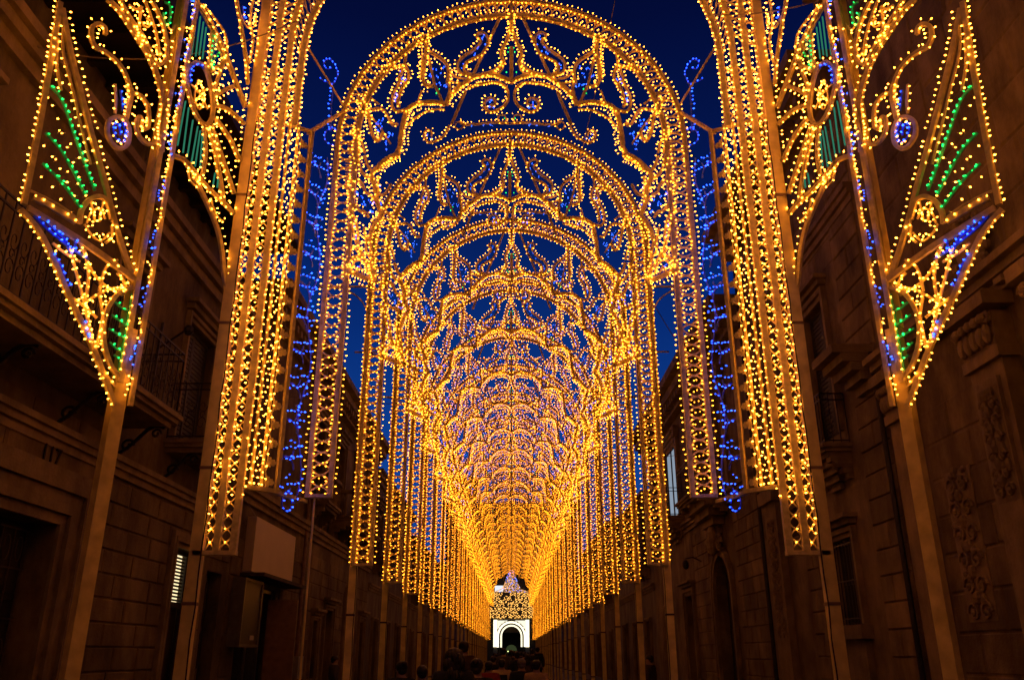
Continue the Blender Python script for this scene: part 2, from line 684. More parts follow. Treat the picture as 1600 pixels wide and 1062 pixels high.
        for a, b in zip(c, c[1:]):
            L = math.dist(a, b)
            for zz in (z + .06, z + h, z + h - .12):
                rl.tube((a[0], a[1], zz), (b[0], b[1], zz), .016, 4)
            n = max(2, int(L / (.13 if style == 'bars' else .2)))
            for k in range(n + 1):
                t = k / n
                x, y = a[0] + (b[0] - a[0]) * t, a[1] + (b[1] - a[1]) * t
                rl.tube((x, y, z), (x, y, z + h), .011, 4)
                if k < n and style != 'bars':
                    ux, uy = (b[0] - a[0]) / L, (b[1] - a[1]) / L
                    w = L / n
                    xc, yc = x + ux * w / 2, y + uy * w / 2
                    for zc, rr, sg in ((z + .30, .075, 1), (z + .62, .075, -1), (z + .46, .045, 1)):
                        pts = []
                        for i in range(12):
                            an = i * .6 * sg
                            r_ = rr * (1.15 - i * .07)
                            pts.append((xc + ux * r_ * math.cos(an), yc + uy * r_ * math.cos(an), zc + r_ * math.sin(an) * 1.5))
                        rl.polytube(pts, .007, 3)
        if style == 'balusters':
            rl = MB()
            for a, b in zip(c, c[1:]):
                L = math.dist(a, b)
                n = max(2, int(L / .24))
                for k in range(n + 1):
                    t = k / n
                    x, y = a[0] + (b[0] - a[0]) * t, a[1] + (b[1] - a[1]) * t
                    for zz0, zz1, r0, r1 in ((0, .12, .05, .05), (.12, .3, .035, .075), (.3, .6, .075, .03), (.6, .74, .03, .055)):
                        rl.tube((x, y, z + zz0), (x, y, z + zz1), r0, 6, r1)
                x0, x1 = sorted((a[0], b[0]))
                yy0, yy1 = sorted((a[1], b[1]))
                rl.box(x0 - .08, x1 + .08, yy0 - .08, yy1 + .08, z + .745 + .003 * (L > 1), z + .86 + .003 * (L > 1))
            self.part(rl, 'railing', M_TRIM, sl)
        else:
            self.part(rl, 'railing', M_IRON, sl)
        for k in range(brackets):
            yy = y0 + .18 + (y1 - y0 - .36) * (k / (brackets - 1) if brackets > 1 else .5)
            b = MB()
            if style == 'scroll':
                pts = []
                for i in range(9):
                    t = i / 8
                    pts.append(self.P((out - .12) * t, yy, z - .24 - .42 * (1 - t) ** 2 - .06 * math.sin(t * 6.28)))
                b.polytube(pts, .03, 6)
                for cc, rr in ((self.P(.14, yy, z - .52), .11), (self.P(out - .25, yy, z - .33), .08)):
                    pts = [(cc[0] + self.s * -rr * (1 - i * .06) * math.cos(i * .6), cc[1], cc[2] + rr * (1 - i * .06) * math.sin(i * .6)) for i in range(13)]
                    b.polytube(pts, .022, 5)
                self.part(b, 'bracket', M_IRON, sl)
            else:
                for i in range(4):
                    self.bx(b, .002, (out - .1) * (1 - i * .25), yy - .1 + i * .008, yy + .1 - i * .008, z - .222 - .1 * (i + 1), z - .224 - .1 * i)
                b.ball(self.P(out * .55, yy, z - .36), .09, .1, .1)
                self.part(b, 'bracket', M_TRIM, sl)
        if corbel:
            b = MB()
            for i in range(4):
                k_ = 1 - (i + 1) * .2
                self.bx(b, .002, (out - .1) * k_, (y0 + y1) / 2 - (y1 - y0) / 2 * (k_ + .1), (y0 + y1) / 2 + (y1 - y0) / 2 * (k_ + .1), z - .224 - corbel * (i + 1) / 4, z - .226 - corbel * i / 4)
            self.part(b, 'corbel', M_TRIM, sl)
        return sl

    def blocks(self, y0, y1, z0, z1, ch=.34, bl=.9, out=.028, mat=None, name='stone_block', joint=.022, jitter=.25):
        me = block_mesh(mat or self.mat)
        n = max(1, round((z1 - z0) / ch))
        ch = (z1 - z0) / n
        cnt = 0
        for i in range(n):
            zc = z0 + (i + .5) * ch
            cuts = [y0]
            y = y0 + (bl * .5 if i % 2 else bl) * rnd.uniform(1 - jitter, 1 + jitter)
            while y < y1 - bl * .35:
                cuts.append(y)
                y += bl * rnd.uniform(1 - jitter, 1 + jitter)
            cuts.append(y1)
            for a, b in zip(cuts, cuts[1:]):
                segs = [(a, b)]
                for o in self.open:
                    if o[2] - .3 * 0 < zc + ch * .3 and o[3] > zc - ch * .3:
                        m = o[4] if len(o) > 4 and isinstance(o[4], (int, float)) else .22
                        nx = []
                        for p, q in segs:
                            lo, hi = o[0] - m, o[1] + m
                            if q <= lo or p >= hi:
                                nx.append((p, q))
                            else:
                                if p < lo - .1:
                                    nx.append((p, lo))
                                if q > hi + .1:
                                    nx.append((hi, q))
                        segs = nx
                for p, q in segs:
                    if q - p < .08 or cnt >= 290:
                        continue
                    o = bpy.data.objects.new(name, me)
                    col.objects.link(o)
                    o.parent = self.root
                    th = .08
                    pr = out + rnd.uniform(-.006, .006)
                    wx = self.s * (self.X - pr + th / 2)
                    o.location = (wx - self.o[0], (p + q) / 2 - self.o[1], zc)
                    o.scale = (-self.s * th, q - p - joint, ch - joint)
                    cnt += 1


# ---- left side of the street
L1 = Facade('old_town_house', 'ochre rusticated house with scroll-iron balconies and studded door, nearest on the left', -1, 6.2, 1.0, 18.9, 9.0, M_STONE_L,
            [(9.05, 11.55, .13, 3.25, .75), (15.75, 16.85, .13, 3.45, .3), (11.9, 12.9, 5.2, 7.6), (14.9, 16.4, 5.2, 7.6), (6.6, 7.9, 5.2, 7.6), (17.6, 18.5, .13, 3.2, .2)])
L1.blocks(12.35, 18.8, .3, 4.15, .34, 1.15)
L1.blocks(7.0, 12.35, 3.85, 4.75, .45, 1.6)
L1.surround(9.05, 11.55, .13, 3.25, .72, False, 5)
L1.door(9.05, 11.55, .13, 3.25, .34, True)
L1.cornice(4.2, .14, .3, 'string_course')
L1.cornice(8.5, .3, .5)
L1.balcony(5.2, 13.1, 5.2, .82, 1.05, 'scroll', 5)
L1.balcony(14.6, 16.7, 5.2, .75, 1.05, 'scroll', 2)
for a, b in ((11.9, 12.9), (14.9, 16.4), (6.6, 7.9)):
    L1.shutters(a, b, 5.2, 7.6)
    L1.surround(a, b, 5.2, 7.6, .16)
L1.surround(15.75, 16.85, .13, 3.45, .28, False, 3)
_f = MB()
L1.bx(_f, -.2, -.14, 15.75, 15.82, .13, 3.45)
L1.bx(_f, -.2, -.14, 16.78, 16.85, .13, 3.45)
L1.bx(_f, -.2, -.14, 15.82, 16.78, 3.38, 3.45)
L1.bx(_f, -.2, -.14, 15.82, 16.78, 2.42, 2.52)
L1.bx(_f, -.2, -.15, 15.82, 16.78, .13, .6)
_f = L1.part(_f, 'doorway_frame', M_DOOR)
_s = MB()
for k in range(13):
    L1.bx(_s, -.19, -.175, 15.83, 16.77, 2.54 + k * .064, 2.575 + k * .064)
L1.part(_s, 'louvre_slats', M_SHUT, _f)['kind'] = 'stuff'
_s = MB()
L1.bx(_s, -.26, -.24, 15.80, 16.80, 2.5, 3.4)
tag(L1.part(_s, 'lit_fanlight', glow('room_light', (1.0, .78, .42), 1.3), _f), 'fanlight glowing warm white behind its louvres')
_s = MB()
L1.bx(_s, -.25, -.22, 15.8, 16.8, .13, 2.48)
L1.part(_s, 'dark_panel', M_DOOR, _f)
L1.door(17.6, 18.5, .13, 3.2)
# house number
fc = bpy.data.curves.new('house_number', 'FONT')
fc.body = '117'
fc.size = .34
fc.extrude = .008
fo = bpy.data.objects.new('lettering', fc)
col.objects.link(fo)
_dg = bpy.context.evaluated_depsgraph_get()
_fm = bpy.data.meshes.new_from_object(fo.evaluated_get(_dg))
bpy.data.objects.remove(fo)
_fm.materials.clear()
_fm.materials.append(M_DARK)
fo = bpy.data.objects.new('house_number', _fm)
col.objects.link(fo)
fo.parent = L1.root
fo.rotation_euler = (R(90), 0, R(90))
fo.location = (.045, 10.75 - L1.o[1], 3.98)
# wall lamps on brackets by the second balcony
for yy in (13.75, 16.95):
    lm = MB()
    lm.tube(L1.P(0, yy, 6.6), L1.P(.45, yy, 6.95), .02)
    lm.ball(L1.P(.5, yy, 6.95), .09, .09, .1)
    lm.tube(L1.P(0, yy, 5.6), L1.P(.03, yy, 7.1), .025)
    L1.part(lm, 'wall_bracket', M_IRON)
# set-back top storey behind the cornice
_u = MB()
L1.bx(_u, -.9, -8.9, 1.0, 18.88, 9.19, 11.0)
L1.part(_u, 'attic', M_STONE_D)
_u = MB()
L1.bx(_u, .95, -9.2, .9, 18.87, 11.0, 11.22)
for k in range(26):
    L1.bx(_u, .85, -.88, 1.2 + k * .68, 1.34 + k * .68, 10.84, 10.998)
L1.part(_u, 'deep_eaves', M_DOOR)

L2 = Facade('palazzo', 'tall palazzo with shuttered upper windows and stone balustrade, behind the blank white sign', -1, 6.2, 18.9, 37.5, 10.3, M_STONE_L,
            [(19.9, 22.9, .13, 3.15, .3), (25.9, 27.1, 6.0, 8.7), (29.3, 30.5, 6.0, 8.7), (32.7, 33.9, 6.0, 8.7), (35.6, 36.7, 6.0, 8.7), (27.2, 28.1, .9, 2.6, .2), (29.0, 30.3, .13, 3.0, .2), (32.4, 34.0, .13, 4.0, .3), (35.6, 36.8, .13, 2.9, .2)])
L2.blocks(18.95, 37.4, .3, 4.5, .42, 1.3)
L2.cornice(4.9, .2, .4, 'string_course')
L2.cornice(9.6, .75, .75, 'cornice', None, True)
for a, b in ((25.9, 27.1), (29.3, 30.5), (32.7, 33.9), (35.6, 36.7)):
    L2.shutters(a, b, 6.0, 8.7)
    L2.surround(a, b, 6.0, 8.7, .2)
L2.balcony(28.6, 34.6, 6.0, .85, .9, 'balusters', 4)
L2.balcony(25.5, 27.5, 6.0, .6, .9, 'balusters', 2)
L2.door(29.0, 30.3, .13, 3.0)
L2.surround(29.0, 30.3, .13, 3.0, .15)
L2.glazed(27.2, 28.1, .9, 2.6)
L2.surround(27.2, 28.1, .9, 2.6, .12)
L2.door(32.4, 34.0, .13, 4.0)
L2.arch_head(32.4, 34.0, 3.2, 4.0)
L2.door(35.6, 36.8, .13, 2.9)
L2.surround(35.6, 36.8, .13, 2.9, .15)
# shop front: glass display case, half open timber door
_m = MB()
L2.bx(_m, -.3, -.26, 19.9, 22.9, .13, 3.15)
L2.part(_m, 'shop_interior', M_DARK)
_m = MB()
for a in (19.9, 20.9, 21.0, 22.0, 22.84):
    L2.bx(_m, -.16, -.08, a, a + .06, .13, 3.15)
L2.bx(_m, -.15, -.09, 19.96, 22.84, 3.06, 3.14)
L2.part(_m, 'shop_frame', plain('bronze_frame', (.12, .1, .07), .4, .4))
_m = MB()
L2.bx(_m, .02, .32, 19.2, 19.26, 1.75, 3.2)
L2.bx(_m, .02, .32, 20.55, 20.61, 1.75, 3.2)
L2.bx(_m, .02, .32, 19.26, 20.55, 3.14, 3.2)
L2.bx(_m, .02, .32, 19.26, 20.55, 1.75, 1.81)
_c = L2.part(_m, 'display_case', plain('case_frame', (.14, .13, .09), .4, .3))
_m = MB()
L2.bx(_m, .28, .29, 19.26, 20.55, 1.81, 3.14)
L2.part(_m, 'case_glass', plain('greenish_glass', (.02, .025, .018), .45, 0, .1), _c)
_m = MB()
L2.bx(_m, .291, .30, 20.0, 20.3, 1.9, 2.0)
L2.part(_m, 'price_card', plain('card', (.5, .46, .4)), _c)
_m = MB()
L2.bx(_m, 0, .75, 22.3, 22.36, .15, 2.9)
L2.part(_m, 'open_door_leaf', plain('oak_leaf', (.24, .14, .07), .5))
# drainpipe, meter box, wall lamp
dp = MB()
dp.tube(L2.P(.1, 25.3, 1.0), L2.P(.1, 25.3, 9.5), .055, 8)
for zz in (2, 4, 6, 8):
    dp.tube(L2.P(.1, 25.3, zz), L2.P(.1, 25.3, zz + .06), .075, 8)
dp.tube(L2.P(.1, 25.3, 9.5), L2.P(.6, 25.3, 9.75), .055, 8)
L2.part(dp, 'drainpipe', M_PIPE)
mbx = MB()
L2.bx(mbx, .05, .25, 25.0, 25.6, .95, 1.55)
tag(mbx.build('meter_box', plain('grey_box', (.3, .28, .24), .5), None, (-5.95, 25.3, .95)), 'small pale meter box fixed on the wall at the foot of the drainpipe', 'box')

L3 = Facade('low_house', 'lower flat-roofed house half hidden by the first lit columns on the left', -1, 6.2, 37.5, 52.0, 9.6, M_STONE_D,
            [(39, 40.2, 5.6, 8.0), (43, 44.2, 5.6, 8.0), (47, 48.2, 5.6, 8.0), (39, 40.4, .13, 3), (43, 44.4, .13, 3), (47, 48.4, .13, 3)])
L4 = Facade('plain_house', 'plain two-storey house far down the left side of the street', -1, 6.2, 52.0, 74.0, 8.4, M_STONE_L,
            [(54 + 4 * k, 55.2 + 4 * k, z0, z1) for k in range(5) for z0, z1 in ((5.0, 7.2), (.13, 2.9))])
L5 = Facade('long_house', 'long row house at the far left end of the street beside the last lit arches', -1, 6.2, 74.0, 118.0, 9.0, M_STONE_D,
            [(76 + 5 * k, 77.3 + 5 * k, z0, z1) for k in range(8) for z0, z1 in ((5.0, 7.2), (.13, 2.9))])
for F_, zt in ((L3, 9.0), (L4, 7.9), (L5, 8.5)):
    F_.cornice(zt, .4, .5)
    F_.cornice(4.2, .15, .3, 'string_course')
    for o in F_.open:
        if o[2] > 1:
            F_.shutters(*o[:4])
            F_.surround(*o[:4], .15)
        else:
            F_.door(*o[:4])
            F_.surround(*o[:4], .15, False)
    for o in F_.open[::3]:
        if o[2] > 1:
            F_.balcony(o[0] - .4, o[1] + .4, o[2], .7, 1.0, 'bars', 2)

# ---- right side of the street
R1 = Facade('carved_church_wall', 'carved limestone church front with pilasters and relief panels, nearest on the right', 1, 6.2, 1.0, 13.2, 14.0, M_STONE_R, [])
for a, b, w in ((9.6, 10.35, .22), (8.0, 8.8, .22), (12.35, 12.95, .16)):
    pm = MB()
    R1.bx(pm, .002, w, a, b, .13, 5.0)
    R1.bx(pm, w + .002, w + .05, a + .12, b - .12, .9, 4.8)
    R1.bx(pm, .002, w + .1, a - .08, b + .08, .132, .8)
    R1.bx(pm, .002, w + .06, a - .05, b + .05, 5.002, 5.15)
    pi = R1.part(pm, 'pilaster', M_TRIM)
    cm = MB()
    R1.bx(cm, .002, w + .04, a - .02, b + .02, 5.152, 5.6)
    for k in range(5):
        yy = a + (b - a) * (k + .5) / 5
        cm.ball(R1.P(w + .08, yy, 5.32), .06, .07, .14)
        cm.ball(R1.P(w + .12, yy, 5.52), .06, .07, .07)
    for yy in (a, b):
        pts = [R1.P(w + .1, yy + .09 * (1 - i * .06) * math.cos(i * .6), 5.5 + .09 * (1 - i * .06) * math.sin(i * .6)) for i in range(13)]
        cm.polytube(pts, .025, 5)
    R1.bx(cm, .002, w + .18, a - .14, b + .14, 5.65, 5.82)
    R1.part(cm, 'capital', M_TRIM, pi)


def relief(F, y0, y1, z0, z1, seed, d=.03, amp=.07):
    rr = random.Random(seed)
    m = MB()
    F.bx(m, .002, d, y0, y1, z0, z1)
    yc = (y0 + y1) / 2
    w = (y1 - y0) / 2
    zz = z0 + .12
    while zz < z1 - .12:
        for sg in (-1, 1):
            cy_, r0 = yc + sg * w * .45, w * .40
            pts = [F.P(d + .02, cy_ + sg * r0 * (1 - i * .055) * math.cos(i * .55), zz + r0 * (1 - i * .055) * math.sin(i * .55)) for i in range(15)]
            m.polytube(pts, .022, 4)
            m.ball(F.P(d + .02, cy_, zz), amp * .6, .05, .05, 6, 4)
        for k in range(3):
            m.ball(F.P(d + .01, yc + rr.uniform(-w, w) * .8, zz + w * rr.uniform(.3, .6)), amp * .7, rr.uniform(.03, .07), rr.uniform(.04, .09), 6, 4)
        m.ball(F.P(d + .02, yc, zz + w * .5), amp, .045, .09, 6, 4)
        zz += w * .95
    return F.part(m, 'relief_panel', M_TRIM)


relief(R1, 11.15, 11.85, 2.0, 4.0, 3)
relief(R1, 9.75, 10.2, 3.3, 4.7, 5, .275)
R1.blocks(1.6, 7.9, .3, 13.6, .62, 1.5, .02)
R1.blocks(10.45, 12.3, 5.9, 13.6, .62, 1.3, .02)
R1.blocks(10.45, 12.25, .3, 5.0, .55, 1.0, .018)
R1.blocks(8.9, 9.5, .3, 5.0, .55, .7, .018)
R1.blocks(7.9, 10.4, 6.3, 13.4, .62, 1.3, .02)
R1.cornice(5.83, .35, .35, 'entablature', None, True)
R1.cornice(13.5, .6, .5)
me_ = MB()
me_.ball(R1.P(.08, 10.0, 6.7), .08, .36, .36, 12, 6)
for i in range(16):
    t = i / 16 * 6.283
    me_.ball(R1.P(.1, 10.0 + .42 * math.cos(t), 6.7 + .42 * math.sin(t)), .06, .07, .07, 6, 4)
R1.part(me_, 'carved_rosette', M_TRIM)

R2 = Facade('quoined_palazzo', 'limestone palazzo with ribbed quoins and small iron balcony, right of the portal', 1, 6.2, 13.2, 21.0, 12.6, M_STONE_R,
            [(15.3, 16.5, 5.5, 8.2), (15.4, 16.6, 2.1, 3.6), (18.3, 19.0, 4.0, 4.6)])
R2.blocks(13.3, 14.5, .3, 12.0, .42, 1.3, .035)
R2.blocks(17.1, 18.0, .3, 12.0, .42, 1.0, .03)
R2.blocks(14.5, 17.1, 8.7, 11.7, .5, 1.2, .015)
R2.cornice(11.8, .85, .8, 'cornice', None, True)
R2.cornice(9.3, .18, .35, 'string_course')
R2.shutters(15.3, 16.5, 5.5, 8.2)
R2.surround(15.3, 16.5, 5.5, 8.2, .22)
R2.balcony(14.9, 16.6, 5.2, .5, .95, 'bars', 2, None, .5)
R2.glazed(15.4, 16.6, 2.1, 3.6)
R2.surround(15.4, 16.6, 2.1, 3.6, .18)
gr = MB()
for k in range(9):
    yy = 15.42 + k * .145
    gr.tube(R2.P(.06, yy, 2.1), R2.P(.06, yy, 3.55), .012, 4)
for zz in (2.2, 2.85, 3.5):
    gr.tube(R2.P(.06, 15.35, zz), R2.P(.06, 16.65, zz), .014, 4)
R2.part(gr, 'window_grille', M_IRON)
gs = MB()
R2.bx(gs, .002, .22, 15.1, 16.9, 1.85, 2.08)
R2.bx(gs, .002, .12, 15.25, 16.75, .9, 1.84)
R2.part(gs, 'window_sill', M_TRIM)
# big corbelled shelf near the corner
sh = MB()
for i in range(5):
    k_ = 1 - i * .2
    R2.bx(sh, .002, .75 * k_, 13.45 - .1 * k_, 14.0 + .35 * k_, 6.55 - .15 * (i + 1), 6.548 - .15 * i)
R2.part(sh, 'corbel', M_TRIM)
pm = MB()
R2.bx(pm, .002, .16, 19.25, 20.15, .13, 4.9)
R2.bx(pm, .002, .26, 19.15, 20.25, 4.902, 5.2)
pi = R2.part(pm, 'pilaster', M_TRIM)
relief(R2, 19.4, 20.0, 1.9, 4.6, 9, .165)
dp = MB()
dp.tube(R2.P(.1, 20.7, .2), R2.P(.1, 20.7, 11.7), .05, 8)
R2.part(dp, 'drainpipe', M_IRON)
dp = MB()
dp.tube(R2.P(.1, 13.35, .2), R2.P(.1, 13.35, 6.4), .045, 8)
R2.part(dp, 'drainpipe', M_IRON)

R3 = Facade('ornate_palazzo', 'ornate palazzo with arched portal, corbelled balcony and one pale lit window on the right', 1, 6.2, 21.0, 37.5, 10.9, M_STONE_R,
            [(24.3, 26.3, .13, 4.3, .35), (24.6, 26.0, 6.2, 8.6, .3), (29.6, 30.9, .13, 3.5, .3), (30.9, 32.9, 6.4, 9.0, .3), (34.0, 35.2, .13, 3.2, .2), (35.4, 36.4, 6.2, 8.6, .2)])
R3.blocks(21.1, 23.6, .3, 5.4, .4, .8, .03)
R3.blocks(26.9, 29.1, .3, 5.4, .4, .9, .03)
R3.cornice(5.6, .18, .35, 'string_course')
R3.cornice(9.9, .8, .95, 'cornice', None, True)
R3.door(24.3, 26.3, .13, 4.3, .3)
R3.arch_head(24.3, 26.3, 3.3, 4.3)
R3.balcony(23.9, 26.7, 6.05, .95, 1.0, 'bars', 3, None, .9)
R3.balcony(30.2, 32.9, 6.25, .7, 1.0, 'bars', 2, None, .6)
R3.shutters(24.6, 26.0, 6.2, 8.6)
R3.surround(24.6, 26.0, 6.2, 8.6, .22)
R3.glazed(30.9, 32.9, 6.4, 9.0, glow('pale_curtain_light', (.50, .62, .78), .5), -.02, 1)
R3.surround(30.9, 32.9, 6.4, 9.0, .26)
for a in (30.3, 33.25, 23.3, 27.2):
    cm = MB()
    R3.bx(cm, .002, .12, a, a + .3, 6.0, 9.2)
    R3.bx(cm, .002, .2, a - .06, a + .36, 9.202, 9.6)
    R3.part(cm, 'pilaster', M_TRIM)
R3.door(29.6, 30.9, .13, 3.5)
R3.surround(29.6, 30.9, .13, 3.5, .25)
R3.door(34.0, 35.2, .13, 3.2)
R3.arch_head(34.0, 35.2, 2.6, 3.2)
R3.shutters(35.4, 36.4, 6.2, 8.6)
sc = MB()      # coat of arms between scrolls over the portal
sc.ball(R3.P(.25, 25.3, 4.75), .16, .38, .45, 10, 6)
for sg in (-1, 1):
    pts = [R3.P(.2, 25.3 + sg * (.62 + .22 * (1 - i * .055) * math.cos(i * .55)), 4.6 + .3 * (1 - i * .055) * math.sin(i * .55)) for i in range(15)]
    sc.polytube(pts, .06, 5)
R3.part(sc, 'coat_of_arms', M_TRIM)
for yy, zz in ((27.9, 4.4), (17.6, 6.1)):
    F_ = R3 if yy > 21 else R2
    lm = MB()
    lm.polytube([F_.P(0, yy, zz), F_.P(.3, yy, zz + .15), F_.P(.55, yy, zz + .1)], .02)
    lm.ball(F_.P(.55, yy, zz - .08), .11, .11, .16)
    F_.part(lm, 'wall_lantern', M_IRON)

R4 = Facade('shadowed_house', 'dim house behind the lit columns on the right with a plain low roofline', 1, 6.2, 37.5, 52.0, 8.6, M_STONE_D,
            [(39, 40.2, 5.4, 7.6), (43, 44.2, 5.4, 7.6), (47, 48.2, 5.4, 7.6), (39, 40.4, .13, 3), (43, 44.4, .13, 3), (47, 48.4, .13, 3)])
R5 = Facade('plain_house', 'plain two-storey house far down the right side of the street', 1, 6.2, 52.0, 74.0, 9.4, M_STONE_R,
            [(54 + 4 * k, 55.2 + 4 * k, z0, z1) for k in range(5) for z0, z1 in ((5.0, 7.2), (.13, 2.9))])
R6 = Facade('long_house', 'long row house at the far right end of the street beside the last lit arches', 1, 6.2, 74.0, 118.0, 8.6, M_STONE_D,
            [(76 + 5 * k, 77.3 + 5 * k, z0, z1) for k in range(8) for z0, z1 in ((5.0, 7.2), (.13, 2.9))])
for F_, zt in ((R4, 8.0), (R5, 8.8), (R6, 8.0)):
    F_.cornice(zt, .4, .5)
    F_.cornice(4.2, .15, .3, 'string_course')
    for o in F_.open:
        if o[2] > 1:
            F_.shutters(*o[:4])
            F_.surround(*o[:4], .15)
        else:
            F_.door(*o[:4])
            F_.surround(*o[:4], .15, False)
    for o in F_.open[::3]:
        if o[2] > 1:
            F_.balcony(o[0] - .4, o[1] + .4, o[2], .7, 1.0, 'bars', 2)

# blank white sign on the palazzo wall
sg_ = MB()
sg_.box(-6.165, -5.95, 19.75, 23.5, 3.38, 4.62)
sg_ = sg_.build('sign_box', plain('cream_panel', (.50, .40, .30), .5, 0, .08, 2), None, (-6.1, 21.6, 3.38))
tag(sg_, 'blank cream sign box mounted over the shop front on the left', 'sign')
sa = MB()
sa.box(-6.16, -5.6, 19.6, 23.7, 3.26, 3.34)
tag(sa.build('door_canopy', M_ROOF, None, (-6.0, 21.6, 3.26)), 'thin flat canopy under the blank cream sign box', 'canopy')

#ARCHES
# ================================================================== the light arches
RO, RI, ZT, ZB = 2.645, 2.355, 11.6, 3.02


def ring_path(r, zb, zt=ZT, ro=RO, n=26):
    zs = zt - ro
    pts = [(-r, zb + (zs - zb) * i / 12) for i in range(12)]
    pts += [(-r * math.cos(math.pi * k / n), zs + r * math.sin(math.pi * k / n)) for k in range(n + 1)]
    pts += [(r, zs - (zs - zb) * i / 12) for i in range(1, 13)]
    return pts


def resample(pts, gap):
    out, acc = [], 0.0
    for (a0, z0), (a1, z1) in zip(pts, pts[1:]):
        l = math.hypot(a1 - a0, z1 - z0)
        while acc < l:
            t = acc / l
            na, nz = -(z1 - z0) / l, (a1 - a0) / l
            out.append((a0 + (a1 - a0) * t, z0 + (z1 - z0) * t, na, nz))
            acc += gap
        acc -= l
    return out


A1 = Plane((0, 10.86), (1, 0))
A2 = Plane((0, 14.52), (1, 0))
cA = lambda p: T(600, 0, 7.585, p)
cB = lambda p: T(520, 120, 8.85, p)
cC = lambda p: T(520, 240, 4.825, p)
cD = lambda p: T(660, 100, 7.586, p)

